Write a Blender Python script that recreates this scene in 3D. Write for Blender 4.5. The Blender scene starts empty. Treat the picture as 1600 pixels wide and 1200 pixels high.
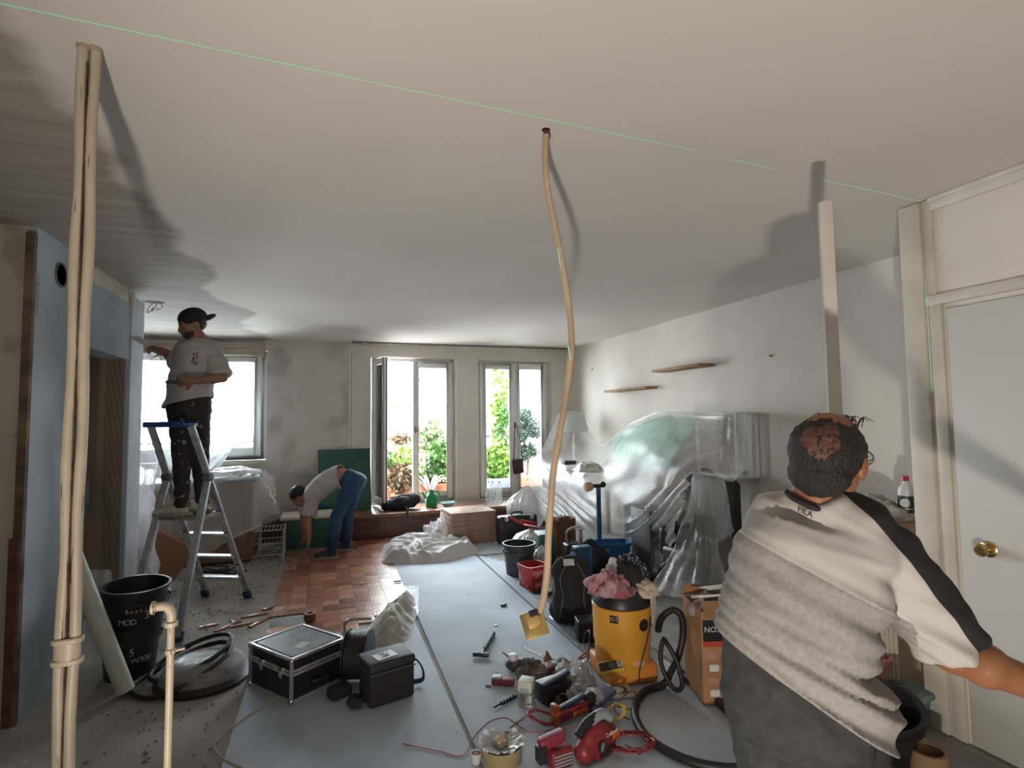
import bpy, bmesh, math, random
from mathutils import Vector, Matrix, Euler, noise
V = Vector
sc = bpy.context.scene
COL = sc.collection
R = math.radians
random.seed(7)
# ---------------------------------------------------------------- camera
CAMZ, CEIL = 1.55, 2.62
FPX = 855.0
yaw, pit, rol = R(18.8), R(3.5), R(-0.68)
_f = V((math.sin(yaw)*math.cos(pit), math.cos(yaw)*math.cos(pit), math.sin(pit)))
_r0 = V((math.cos(yaw), -math.sin(yaw), 0)); _u0 = _r0.cross(_f)
_r = _r0*math.cos(rol)+_u0*math.sin(rol); _u = -_r0*math.sin(rol)+_u0*math.cos(rol)
cam = bpy.data.cameras.new('camera'); camo = bpy.data.objects.new('camera', cam); COL.objects.link(camo)
cam.sensor_width = 36; cam.lens = FPX/1600*36; cam.clip_start = .02; cam.clip_end = 200
camo.matrix_world = Matrix(((_r.x, _u.x, -_f.x, 0), (_r.y, _u.y, -_f.y, 0), (_r.z, _u.z, -_f.z, CAMZ), (0, 0, 0, 1)))
sc.camera = camo
CO = V((0, 0, CAMZ))
def ray(x, y): return (x-800)/FPX*_r-(y-600)/FPX*_u+_f
def at(x, y, ax, v):
    d = ray(x, y); return CO+d*((v-CO[ax])/d[ax])
def fl(x, y, z=0): return at(x, y, 2, z)
def dp(x, y, d): return CO+ray(x, y)*d          # point at distance d along the view axis
# ---------------------------------------------------------------- sky, lamps, exposure
w = bpy.data.worlds.new('world'); sc.world = w; w.use_nodes = True
bg = w.node_tree.nodes['Background']; bg.inputs[0].default_value = (.88, .94, 1, 1); bg.inputs[1].default_value = 25.0
sc.view_settings.view_transform = 'Standard'; sc.view_settings.look = 'None'
sc.view_settings.exposure = 0.6; sc.view_settings.gamma = 1; sc.view_settings.use_curve_mapping = False
sc.cycles.use_denoising = True; sc.cycles.max_bounces = 8; sc.cycles.diffuse_bounces = 4
sc.cycles.transparent_max_bounces = 12; sc.cycles.caustics_reflective = False; sc.cycles.caustics_refractive = False
sc.cycles.sample_clamp_indirect = 6
def area(name, loc, to, sx, sy, p, col, portal=False):
    l = bpy.data.lights.new(name, 'AREA'); l.shape = 'RECTANGLE'; l.size = sx; l.size_y = sy; l.energy = p; l.color = col
    if portal: l.cycles.is_portal = True
    o = bpy.data.objects.new(name, l); COL.objects.link(o); o.location = loc
    o.rotation_euler = (V(to)-V(loc)).to_track_quat('-Z', 'Y').to_euler(); return o
area('window_portal', (-1.5, 8.3, 1.7), (-1.5, 0, 1.7), 1.7, 1.5, 1, (1, 1, 1), True)
area('window_portal', (1.23, 8.3, 1.3), (1.23, 0, 1.3), 1.2, 2.1, 1, (1, 1, 1), True)
area('window_portal', (2.75, 8.3, 1.3), (2.75, 0, 1.3), 1.2, 2.1, 1, (1, 1, 1), True)
# site floodlight standing low beside the photographer, tilted up
sp = bpy.data.lights.new('floodlight', 'SPOT'); sp.energy = 160; sp.color = (1, .90, .79); sp.spot_size = R(112); sp.spot_blend = .8; sp.shadow_soft_size = .05
spo = bpy.data.objects.new('floodlight', sp); COL.objects.link(spo); spo.location = (-.30, -.40, .20)
spo.rotation_euler = V((.70, 1.0, .78)).to_track_quat('-Z', 'Y').to_euler()
area('rear_fill_light', (-1.2, -1.6, 1.9), (.9, 3, .2), 1.6, 1.3, 9, (1, .95, .9))  # added soft fill from behind the camera
# ---------------------------------------------------------------- helpers
MATS = {}
def mat(name, col, rough=.7, metal=0., var=0., vs=6., bump=0., bs=40., spec=.5, alpha=1., trans=0., ior=1.45, col2=None, lo=.35, hi=.65, det=4., stretch=None, sheen=0.):
    if name in MATS: return MATS[name]
    m = bpy.data.materials.new(name); m.use_nodes = True; nt = m.node_tree; n = nt.nodes; b = n['Principled BSDF']
    b.inputs['Base Color'].default_value = (*col, 1); b.inputs['Roughness'].default_value = rough; b.inputs['Metallic'].default_value = metal
    b.inputs['Specular IOR Level'].default_value = spec; b.inputs['Alpha'].default_value = alpha
    b.inputs['Transmission Weight'].default_value = trans; b.inputs['IOR'].default_value = ior
    tc = None
    if var or col2 or bump:
        tc = n.new('ShaderNodeTexCoord'); src = tc.outputs['Object']
        if stretch:
            mp = n.new('ShaderNodeMapping'); mp.inputs['Scale'].default_value = stretch; nt.links.new(src, mp.inputs[0]); src = mp.outputs[0]
    if var or col2:
        nz = n.new('ShaderNodeTexNoise'); nz.inputs['Scale'].default_value = vs; nz.inputs['Detail'].default_value = det
        nt.links.new(src, nz.inputs['Vector'])
        cr = n.new('ShaderNodeValToRGB'); cr.color_ramp.elements[0].position = lo; cr.color_ramp.elements[1].position = hi
        c2 = col2 if col2 else tuple(max(0, c*(1-var)) for c in col)
        cr.color_ramp.elements[0].color = (*c2, 1); cr.color_ramp.elements[1].color = (*(col if col2 else tuple(min(1, c*(1+var*.5)) for c in col)), 1)
        nt.links.new(nz.outputs['Fac'], cr.inputs[0]); nt.links.new(cr.outputs[0], b.inputs['Base Color'])
    if bump:
        nb = n.new('ShaderNodeTexNoise'); nb.inputs['Scale'].default_value = bs; nb.inputs['Detail'].default_value = 4
        nt.links.new(src, nb.inputs['Vector'])
        bp = n.new('ShaderNodeBump'); bp.inputs['Strength'].default_value = bump; bp.inputs['Distance'].default_value = .01
        nt.links.new(nb.outputs['Fac'], bp.inputs['Height']); nt.links.new(bp.outputs[0], b.inputs['Normal'])
    MATS[name] = m; return m
class N:                                           # small node-graph writer for the special materials
    def __init__(s, name, rough=.7):
        s.m = bpy.data.materials.new(name); s.m.use_nodes = True; s.t = s.m.node_tree; s.b = s.t.nodes['Principled BSDF']
        s.b.inputs['Roughness'].default_value = rough; MATS[name] = s.m
    def n(s, ty, ins=None, **kw):
        x = s.t.nodes.new(ty)
        for k, v in kw.items(): setattr(x, k, v)
        for k, v in (ins or {}).items(): s.set(x.inputs[k], v)
        return x
    def set(s, sock, v):
        if isinstance(v, bpy.types.NodeSocket): s.t.links.new(v, sock)
        else: sock.default_value = v
    def math(s, op, a, b=0., c=0.):
        x = s.n('ShaderNodeMath', {0: a, 1: b, 2: c}, operation=op); return x.outputs[0]
    def mix(s, f, a, b):
        x = s.n('ShaderNodeMix', data_type='RGBA'); s.set(x.inputs[0], f); s.set(x.inputs[6], (*a, 1) if isinstance(a, tuple) else a); s.set(x.inputs[7], (*b, 1) if isinstance(b, tuple) else b); return x.outputs[2]
    def noise(s, vec, sc_, det=4., rough=.5):
        x = s.n('ShaderNodeTexNoise', {'Scale': sc_, 'Detail': det, 'Roughness': rough}); s.t.links.new(vec, x.inputs['Vector']); return x.outputs['Fac']
    def ramp(s, v, lo, hi):
        x = s.n('ShaderNodeMapRange', {1: lo, 2: hi}); s.t.links.new(v, x.inputs[0]); return x.outputs[0]
    def obj(s): return s.n('ShaderNodeTexCoord').outputs['Object']
    def xyz(s, v): x = s.n('ShaderNodeSeparateXYZ'); s.t.links.new(v, x.inputs[0]); return x.outputs
    def bump(s, h, st=.3, d=.01):
        x = s.n('ShaderNodeBump', {'Strength': st, 'Distance': d}); s.t.links.new(h, x.inputs['Height']); s.t.links.new(x.outputs[0], s.b.inputs['Normal'])
    def color(s, c): s.set(s.b.inputs['Base Color'], c)
MW = {}
def tag(o, label=None, cat=None, group=None, kind=None):
    if label: o['label'] = label
    if cat: o['category'] = cat
    if group: o['group'] = group
    if kind: o['kind'] = kind
    return o
def thing(name, label, cat, loc=(0, 0, 0), rz=0., group=None, rot=None):
    o = bpy.data.objects.new(name, None); COL.objects.link(o); o.location = loc
    e = Euler(rot) if rot else Euler((0, 0, rz)); o.rotation_euler = e; o.empty_display_size = .05
    MW[o] = Matrix.Translation(V(loc)) @ e.to_matrix().to_4x4()
    return tag(o, label, cat, group)
def rot_to(d): return V(d).to_track_quat('Z', 'Y').to_matrix()
def crom(pts, k=6, closed=False):
    pts = [V(p) for p in pts]; n = len(pts); out = []
    for i in range(n if closed else n-1):
        if closed: a, b, c, d = pts[i-1], pts[i], pts[(i+1) % n], pts[(i+2) % n]
        else: a, b, c, d = pts[max(i-1, 0)], pts[i], pts[i+1], pts[min(i+2, n-1)]
        for j in range(k):
            t = j/k; out.append(.5*((2*b)+(c-a)*t+(2*a-5*b+4*c-d)*t*t+(3*b-a-3*c+d)*t**3))
    if not closed: out.append(pts[-1])
    return out
class G:
    def __init__(s): s.v = []; s.f = []; s.mi = []; s.cur = 0
    def add(s, vs, fs, M=None):
        k = len(s.v)
        s.v += [tuple(M @ V(p)) if M is not None else tuple(p) for p in vs]
        s.f += [tuple(i+k for i in f) for f in fs]; s.mi += [s.cur]*len(fs); return s
    def box(s, c, d, M=None, rz=0., taper=1.):
        x, y, z = d[0]/2, d[1]/2, d[2]/2; c = V(c); t = taper
        vs = [(-x*t, -y*t, -z), (x*t, -y*t, -z), (x*t, y*t, -z), (-x*t, y*t, -z), (-x, -y, z), (x, -y, z), (x, y, z), (-x, y, z)]
        if rz: q = Matrix.Rotation(rz, 3, 'Z'); vs = [q @ V(p) for p in vs]
        elif M is not None and len(M) == 3: vs = [M @ V(p) for p in vs]; M = None
        return s.add([V(p)+c for p in vs], [(0, 3, 2, 1), (4, 5, 6, 7), (0, 1, 5, 4), (1, 2, 6, 5), (2, 3, 7, 6), (3, 0, 4, 7)], M)
    def bar(s, a, b, w_, h, up=(0, 0, 1)):
        a, b = V(a), V(b); d = (b-a).normalized(); x = V(up).cross(d)
        if x.length < 1e-4: x = V((1, 0, 0)).cross(d)
        x.normalize(); y = d.cross(x)
        q = Matrix((x, y, d)).transposed(); return s.box((a+b)/2, (w_, h, (b-a).length), q)
    def cyl(s, a, b, r1, r2=None, n=16, caps=True):
        r2 = r1 if r2 is None else r2; a, b = V(a), V(b); q = rot_to(b-a)
        vs = [a+q @ V((r1*math.cos(t), r1*math.sin(t), 0)) for t in [2*math.pi*i/n for i in range(n)]]
        vs += [b+q @ V((r2*math.cos(t), r2*math.sin(t), 0)) for t in [2*math.pi*i/n for i in range(n)]]
        fs = [(i, (i+1) % n, n+(i+1) % n, n+i) for i in range(n)]
        if caps: fs += [tuple(range(n-1, -1, -1)), tuple(range(n, 2*n))]
        return s.add(vs, fs)
    def tube(s, pts, r, n=8, closed=False, flat=1.):
        pts = [V(p) for p in pts]; L = len(pts); rr = r if isinstance(r, (list, tuple)) else [r]*L
        vs = []; up = V((0, 0, 1)); prev = None
        for i, p in enumerate(pts):
            d = (pts[(i+1) % L]-pts[i-1]) if closed or 0 < i < L-1 else (pts[1]-pts[0] if i == 0 else pts[-1]-pts[-2])
            if d.length < 1e-9: d = V((0, 0, 1))
            d.normalize()
            if prev is None:
                x = d.cross(up if abs(d.z) < .95 else V((1, 0, 0)))
            else: x = prev-d*prev.dot(d)
            x.normalize(); y = d.cross(x); prev = x
            vs += [p+x*rr[i]*math.cos(2*math.pi*k/n)+y*rr[i]*flat*math.sin(2*math.pi*k/n) for k in range(n)]
        fs = []
        for i in range(L if closed else L-1):
            j = (i+1) % L
            fs += [(i*n+k, i*n+(k+1) % n, j*n+(k+1) % n, j*n+k) for k in range(n)]
        if not closed: fs += [tuple(range(n-1, -1, -1)), tuple(range((L-1)*n, L*n))]
        return s.add(vs, fs)
    def lathe(s, prof, n=24, c=(0, 0, 0), M=None, sx=1., sy=1.):
        c = V(c); vs = []
        for r, z in prof: vs += [V((r*sx*math.cos(2*math.pi*k/n), r*sy*math.sin(2*math.pi*k/n), z)) for k in range(n)]
        if M is not None: vs = [M @ p for p in vs]
        vs = [p+c for p in vs]; L = len(prof)
        fs = [(i*n+k, i*n+(k+1) % n, (i+1)*n+(k+1) % n, (i+1)*n+k) for i in range(L-1) for k in range(n)]
        if prof[0][0] > 0: fs.append(tuple(range(n-1, -1, -1)))
        if prof[-1][0] > 0: fs.append(tuple(range((L-1)*n, L*n)))
        return s.add(vs, fs)
    def ball(s, c, r, M=None, n=16, m=10):
        if not isinstance(r, (tuple, list)): r = (r, r, r)
        c = V(c); prof = [(math.sin(math.pi*i/m), -math.cos(math.pi*i/m)) for i in range(m+1)]; vs = []
        for a, z in prof[1:-1]: vs += [V((a*r[0]*math.cos(2*math.pi*k/n), a*r[1]*math.sin(2*math.pi*k/n), z*r[2])) for k in range(n)]
        vs += [V((0, 0, -r[2])), V((0, 0, r[2]))]; b, t = len(vs)-2, len(vs)-1
        if M is not None: vs = [M @ p for p in vs]
        fs = [(i*n+k, i*n+(k+1) % n, (i+1)*n+(k+1) % n, (i+1)*n+k) for i in range(m-2) for k in range(n)]
        fs += [(b, (k+1) % n, k) for k in range(n)]+[(t, (m-2)*n+k, (m-2)*n+(k+1) % n) for k in range(n)]
        return s.add([p+c for p in vs], fs)
    def surf(s, rows, closed=False):
        n = len(rows[0]); vs = [p for r_ in rows for p in r_]
        return s.add(vs, [(i*n+k, i*n+(k+1) % n, (i+1)*n+(k+1) % n, (i+1)*n+k) for i in range(len(rows)-1) for k in range(n if closed else n-1)])
    def prism(s, poly, z0, z1, M=None):
        n = len(poly); vs = [V((x, y, z0)) for x, y in poly]+[V((x, y, z1)) for x, y in poly]
        if M is not None and len(M) == 3: M = M.to_4x4()
        return s.add(vs, [tuple(range(n-1, -1, -1)), tuple(range(n, 2*n))]+[(i, (i+1) % n, n+(i+1) % n, n+i) for i in range(n)], M)
    def mesh(s, name):
        me = bpy.data.meshes.new(name); me.from_pydata(s.v, [], s.f); me.polygons.foreach_set('material_index', s.mi); me.update(); return me
    def build(s, name, m, parent=None, world=False, smooth=True, bevel=0., seg=2, thick=0., sub=0, ang=40):
        me = s.mesh(name)
        return finish(name, me, m, parent, world, smooth, bevel, seg, thick, sub, ang)
def finish(name, me, m, parent=None, world=False, smooth=True, bevel=0., seg=2, thick=0., sub=0, ang=40):
    if parent is not None and world: me.transform(MW[parent].inverted())
    bm = bmesh.new(); bm.from_mesh(me)
    bmesh.ops.remove_doubles(bm, verts=bm.verts, dist=1e-5)
    if not thick: bmesh.ops.recalc_face_normals(bm, faces=bm.faces)
    if bevel:
        es = [e for e in bm.edges if len(e.link_faces) == 2 and e.calc_face_angle(0) > R(28)]
        bmesh.ops.bevel(bm, geom=es, offset=bevel, segments=seg, affect='EDGES', profile=.5, clamp_overlap=True)
    bm.to_mesh(me); bm.free()
    for x in (m if isinstance(m, (list, tuple)) else [m]): me.materials.append(x)
    if smooth:
        me.polygons.foreach_set('use_smooth', [True]*len(me.polygons)); me.set_sharp_from_angle(angle=R(ang))
    o = bpy.data.objects.new(name, me); COL.objects.link(o)
    if parent is not None: o.parent = parent; MW[o] = MW[parent]
    else: MW[o] = Matrix.Identity(4)
    if thick: md = o.modifiers.new('thick', 'SOLIDIFY'); md.thickness = thick; md.offset = 0
    if sub: md = o.modifiers.new('sub', 'SUBSURF'); md.levels = sub; md.render_levels = sub
    return o
def blob(g, voxel, smooth=3, fold=None):            # union of closed shapes as one continuous skin
    me = g.mesh('tmp'); o = bpy.data.objects.new('tmp', me); COL.objects.link(o)
    md = o.modifiers.new('r', 'REMESH'); md.mode = 'VOXEL'; md.voxel_size = voxel
    if smooth: ms = o.modifiers.new('s', 'SMOOTH'); ms.factor = .5; ms.iterations = smooth
    dg = bpy.context.evaluated_depsgraph_get(); ev = o.evaluated_get(dg); out = bpy.data.meshes.new_from_object(ev)
    bpy.data.objects.remove(o); bpy.data.meshes.remove(me); out.materials.clear()
    if fold:
        ns = [v.normal.copy() for v in out.vertices]
        for v, nn in zip(out.vertices, ns): v.co += nn*fold(v.co, nn)
        out.update()
    return out
def copy_tree(o, parent=None):
    c = o.copy(); COL.objects.link(c); c.parent = parent
    MW[c] = MW.get(o, Matrix.Identity(4))
    for ch in [x for x in list(bpy.data.objects) if x.parent == o]: copy_tree(ch, c)
    return c
def struct(o): o['kind'] = 'structure'; return o
def fbm(p, sc_, o=3): return noise.fractal(V(p)*sc_, .6, 2.1, o)
def mesh_text(name, txt, size, m, parent, M, align='CENTER', ext=.0006):
    cu = bpy.data.curves.new('t', 'FONT'); cu.body = txt; cu.size = size; cu.align_x = align; cu.align_y = 'CENTER'; cu.extrude = ext; cu.resolution_u = 2
    o = bpy.data.objects.new('t', cu); COL.objects.link(o)
    me = bpy.data.meshes.new_from_object(o.evaluated_get(bpy.context.evaluated_depsgraph_get())); bpy.data.objects.remove(o); bpy.data.curves.remove(cu)
    me.transform(M); me.materials.clear(); me.materials.append(m)
    t = bpy.data.objects.new(name, me); COL.objects.link(t)
    if parent is not None: t.parent = parent; MW[t] = MW[parent]
    return t
def frame(c, x, z):                                  # matrix at c with local X along x and Z along z
    x, z = V(x).normalized(), V(z); y = z.cross(x).normalized(); z = x.cross(y)
    return Matrix(((x.x, y.x, z.x, c[0]), (x.y, y.y, z.y, c[1]), (x.z, y.z, z.z, c[2]), (0, 0, 0, 1)))
# ================================================================ materials of the room
def ceiling_mat():
    s = N('ceiling_paint', .85); o = s.obj(); x, y, z = s.xyz(o)
    wob = s.math('MULTIPLY', s.noise(o, 1.1, 3), .75); wob2 = s.math('MULTIPLY', s.noise(o, 7, 3), .10)
    e = s.math('ADD', s.math('ADD', x, wob), wob2)                       # unpainted strip along the left side
    f = s.ramp(e, -.44, -.36)
    st = s.n('ShaderNodeMapping', {'Scale': (1.2, 9, 1)}); s.t.links.new(o, st.inputs[0])
    streak = s.ramp(s.noise(st.outputs[0], 1.6, 5), .35, .75)
    raw = s.mix(streak, (.30, .26, .225), (.40, .36, .325))
    pale = s.ramp(s.noise(o, .7, 2), .35, .7)
    paint = s.mix(pale, (.68, .63, .585), (.61, .57, .525))
    s.color(s.mix(f, raw, paint)); s.bump(s.noise(o, 14, 5), .12, .004); return s.m
def plaster_wall(name, a, b, blotch=None, sc_=1.3, lo=.5, hi=.56):
    s = N(name, .85); o = s.obj(); base = s.mix(s.ramp(s.noise(o, 3, 4), .35, .7), a, b)
    if blotch:
        base = s.mix(s.ramp(s.noise(o, sc_, 3), lo, hi), base, blotch)
    s.color(base); s.bump(s.noise(o, 45, 4), .15, .003); return s.m
M_ceil = ceiling_mat()
M_back = plaster_wall('filled_plaster', (.56, .51, .475), (.62, .57, .53), (.42, .38, .35), 1.25, .53, .60)
M_wall = plaster_wall('white_wall_paint', (.70, .66, .60), (.64, .60, .545))
M_blue = plaster_wall('blue_grey_plasterboard', (.38, .44, .50), (.35, .41, .47))
M_beige = plaster_wall('old_beige_paint', (.50, .46, .38), (.44, .40, .33), (.36, .32, .26), 2.2, .58, .62)
M_brown = plaster_wall('bare_brown_plaster', (.34, .27, .20), (.29, .23, .17))
M_lath = mat('raw_board_edge', (.16, .11, .075), .9, var=.5, vs=9, bump=.5, bs=30)
M_white = mat('white_pvc', (.78, .79, .78), .35)
M_cream = mat('cream_gloss_paint', (.62, .58, .50), .45, var=.12, vs=5)
M_dark = mat('dark_gap', (.02, .018, .016), .9)
def concrete_mat():
    s = N('dusty_concrete', .9); o = s.obj()
    a = s.mix(s.ramp(s.noise(o, 1.6, 5), .3, .7), (.22, .21, .195), (.37, .355, .335))
    c = s.mix(s.ramp(s.noise(o, 26, 5, .7), .58, .7), a, (.46, .44, .41))
    s.color(c); s.bump(s.noise(o, 22, 6, .7), .5, .01); return s.m
M_conc = concrete_mat()
def board_mat():
    s = N('dusty_white_board', .72); s.b.inputs['Specular IOR Level'].default_value = .25; o = s.obj()
    a = s.mix(s.ramp(s.noise(o, 2.3, 5), .3, .72), (.37, .425, .49), (.47, .53, .60))
    c = s.mix(s.ramp(s.noise(o, 38, 5, .75), .60, .72), a, (.23, .26, .30))
    s.color(c); s.bump(s.noise(o, 60, 5, .7), .25, .003); return s.m
M_board = board_mat()
def glass_mat():
    s = N('window_glass'); t = s.t; out = t.nodes['Material Output']; t.nodes.remove(s.b)
    tr = s.n('ShaderNodeBsdfTransparent', {'Color': (.96, .98, .97, 1)}); gl = s.n('ShaderNodeBsdfGlossy', {'Roughness': .02})
    fr = s.n('ShaderNodeFresnel', {'IOR': 1.45}); mx = s.n('ShaderNodeMixShader')
    t.links.new(fr.outputs[0], mx.inputs[0]); t.links.new(tr.outputs[0], mx.inputs[1]); t.links.new(gl.outputs[0], mx.inputs[2]); t.links.new(mx.outputs[0], out.inputs[0]); return s.m
M_glass = glass_mat()
def film_mat(name, dens, col=(.94, .95, .96), rough=.22, sc_=5.):
    s = N(name, rough); o = s.obj(); t = s.t; out = t.nodes['Material Output']
    nz = s.noise(o, sc_, 4, .6); lw = s.n('ShaderNodeLayerWeight', {'Blend': .35})
    f = s.math('ADD', s.math('MULTIPLY', s.ramp(nz, .3, .7), dens*.45), dens*.7)
    f = s.math('MINIMUM', s.math('ADD', f, s.math('MULTIPLY', lw.outputs['Facing'], dens*.6)), .97)
    tr = s.n('ShaderNodeBsdfTransparent', {'Color': (1, 1, 1, 1)}); tl = s.n('ShaderNodeBsdfTranslucent', {'Color': (*col, 1)})
    s.b.inputs['Base Color'].default_value = (*col, 1); s.b.inputs['Specular IOR Level'].default_value = .7
    bp = s.n('ShaderNodeBump', {'Strength': .35, 'Distance': .01}); t.links.new(s.noise(o, 16, 4), bp.inputs['Height']); t.links.new(bp.outputs[0], s.b.inputs['Normal'])
    m1 = s.n('ShaderNodeMixShader', {0: .35}); t.links.new(s.b.outputs[0], m1.inputs[1]); t.links.new(tl.outputs[0], m1.inputs[2])
    m2 = s.n('ShaderNodeMixShader'); t.links.new(f, m2.inputs[0]); t.links.new(tr.outputs[0], m2.inputs[1]); t.links.new(m1.outputs[0], m2.inputs[2]); t.links.new(m2.outputs[0], out.inputs[0]); return s.m
M_film = film_mat('plastic_film', .34)
M_film_thin = film_mat('thin_plastic_film', .24)
M_film_dense = film_mat('milky_plastic_film', .85)
# ================================================================ room shell
XL, XR, XD, YB = -1.50, 3.68, 2.865, 7.95
def sbox(name, x0, x1, y0, y1, z0, z1, m, parent=None, bevel=0.):
    o = G().box(((x0+x1)/2, (y0+y1)/2, (z0+z1)/2), (x1-x0, y1-y0, z1-z0)).build(name, m, parent, bevel=bevel, smooth=bool(bevel))
    return struct(o) if parent is None else o
floor = sbox('floor', -3.4, 3.9, -2.2, 8.25, -.15, 0, M_conc)
ceil = sbox('ceiling', -3.4, 3.9, -2.2, 8.25, CEIL, CEIL+.15, M_ceil)
# left: near plaster return, then the blue boarded wall with its niche
wl = sbox('wall_left_near', -3.4, XL-.03, 3.60, 3.76, 0, CEIL, M_beige)
sbox('jamb', XL-.035, XL+.004, 3.57, 3.605, 0, CEIL-.04, M_lath, wl)
sbox('broken_edge', XL-.05, XL-.012, 3.565, 3.60, 0, .95, mat('raw_red_timber', (.12, .05, .04), .85, var=.4, vs=12), wl)
NY0, NY1, NZ = 4.36, 5.12, 2.05
g = G(); g.box((XL-.08, (3.605+NY0)/2, CEIL/2), (.16, NY0-3.605, CEIL)); g.box((XL-.08, (NY0+NY1)/2, (NZ+CEIL-.12)/2), (.16, NY1-NY0, CEIL-.12-NZ)); g.box((XL-.075, 5.28, CEIL/2-.03), (.15, .32, CEIL-.06))
wlf = struct(g.build('wall_left', M_blue, smooth=False))
sbox('ceiling_strip', XL-.15, XL-.006, NY0, 5.12, CEIL-.12, CEIL, M_cream, wlf)
sbox('niche_back', XL-.34, XL-.26, NY0-.2, NY1+.1, 0, CEIL-.12, plaster_wall('pale_niche_paint', (.66, .62, .52), (.60, .56, .46)), wlf)
sbox('niche_side', XL-.26, XL-.02, NY1, NY1+.08, 0, NZ+.05, M_brown, wlf)
sbox('niche_head', XL-.26, XL-.16, NY0, NY1, NZ, NZ+.04, M_brown, wlf)
sbox('board_end', XL-.004, XL+.012, 5.13, 5.44, 0, CEIL-.05, mat('white_board_end', (.50, .53, .57), .8, var=.1), wlf)
sbox('board_lip', XL-.004, XL+.025, 5.12, 5.145, CEIL-.16, CEIL-.02, M_cream, wlf)
# a round vent opening in the blue board
c = at(95, 430, 0, XL)
g = G(); g.lathe([(.062, 0), (.075, 0), (.075, .006), (.062, .006), (.060, -.05)], 32, c, Matrix.Rotation(R(90), 3, 'Y')); vr = g.build('vent_ring', mat('grey_duct', (.09, .09, .09), .5), wlf)
G().lathe([(0, .001), (.062, .001)], 32, c+V((.002, 0, 0)), Matrix.Rotation(R(90), 3, 'Y')).build('vent_hole', M_dark, wlf)
for i, (px, py) in enumerate(((60, 436), (59, 452), (58, 468), (57, 484))):
    q = at(px, py, 0, XL); mesh_text('board_print', ['PLAC', '13 HD', '2,50', 'NF'][i] if 0 else '|-|:|', .045, mat('print_ink', (.05, .09, .10), .8), wlf, Matrix(((0, 0, 1, q.x+.001), (0, 1, 0, q.y), (1, 0, 0, q.z), (0, 0, 0, 1))))
sbox('wall_left_far', -3.4, -3.25, 3.76, 8.25, 0, CEIL, M_wall)
sbox('wall_left_side', -3.4, -3.3, -2.2, 3.60, 0, CEIL, M_wall)
sbox('wall_rear', -3.4, 3.9, -2.2, -2.1, 0, CEIL, M_wall)
# right side
sbox('wall_right', XR, XR+.15, 2.0, 8.25, 0, CEIL, M_wall)
# back wall with three openings (one window left, two french windows)
wb = sbox('wall_back', -.75, .60, YB, YB+.30, 0, CEIL, M_back)
sbox('pier', 1.83, 2.17, YB-.02, YB+.30, .335, CEIL, M_wall, wb)
sbox('pier', 3.36, XR, YB, YB+.30, 0, CEIL, M_wall, wb)
sbox('side_panel', .30, .60, YB-.012, YB, .30, CEIL-.02, M_wall, wb)
sbox('lintel', .60, 1.83, YB, YB+.30, 2.44, CEIL, M_wall, wb); sbox('lintel', 2.17, 3.36, YB, YB+.30, 2.42, CEIL, M_wall, wb)
sbox('threshold', .60, 3.36, YB, YB+.30, 0, .32, M_cream, wb)
sbox('under_sill', -2.7, -.75, YB, YB+.30, 0, 1.02, M_back, wb); sbox('lintel', -2.7, -.75, YB, YB+.30, 2.50, CEIL, M_back, wb)
sbox('far_pier', -3.4, -2.7, YB, YB+.30, 0, CEIL, M_wall, wb)
sbox('crack', .335, .339, YB-.014, YB-.011, .9, CEIL-.1, M_dark, wb)
# curtain track on the ceiling in front of the french windows
t = thing('curtain_rail', 'long grey curtain track on the ceiling above both glass doors', 'curtain rail', (.33, 7.78, CEIL))
sbox('track', 0, 3.22, -.02, .02, -.022, 0, mat('grey_track', (.20, .19, .18), .5, .3), t, bevel=.003)
for k in range(9): sbox('bracket', .15+k*.36, .18+k*.36, -.03, .03, -.028, -.018, M_cream, t)
# ---------------------------------------------------------------- windows
M_pvc = M_white; M_hinge = mat('window_handle_bronze', (.28, .20, .12), .35, .8)
def sash(parent, x0, x1, z0, z1, y, st=.075, d=.055, hinge=None):
    g = G(); xm, zm = (x0+x1)/2, (z0+z1)/2
    g.box((x0+st/2, y, zm), (st, d, z1-z0)); g.box((x1-st/2, y, zm), (st, d, z1-z0))
    g.box((xm, y, z0+st*.6), (x1-x0-2*st, d, st*1.2)); g.box((xm, y, z1-st/2), (x1-x0-2*st, d, st))
    f = g.build('sash', M_pvc, parent, bevel=.006)
    g = G(); g.box((xm, y-d/2-.004, z0+st*1.2+.01), (x1-x0-2*st, .012, .02)); g.box((xm, y-d/2-.004, z1-st-.01), (x1-x0-2*st, .012, .02))
    g.box((x0+st+.008, y-d/2-.004, zm), (.016, .012, z1-z0-2.2*st)); g.box((x1-st-.008, y-d/2-.004, zm), (.016, .012, z1-z0-2.2*st)); g.build('glazing_bead', M_pvc, parent, smooth=False)
    G().box((xm, y, zm+st*.1), (x1-x0-2*st+.01, .006, z1-z0-2.2*st+.01)).build('pane', M_glass, parent, smooth=False)
    return f
def handle(parent, x, z, y, up=0):
    g = G(); g.box((x, y, z), (.028, .012, .09)); g.cyl((x, y, z), (x, y-.045, z), .008); g.tube([(x, y-.045, z), (x+.03, y-.05, z-.02), (x+.09, y-.05, z-.055)], .008); g.build('handle', M_hinge, parent)
YW = YB+.17
def wroot(n, x, z): 
    o = bpy.data.objects.new(n, None); COL.objects.link(o); o.location = (x, YW, z); MW[o] = Matrix.Translation((x, YW, z)); o.empty_display_size = .1; o['kind'] = 'structure'; return o
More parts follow.
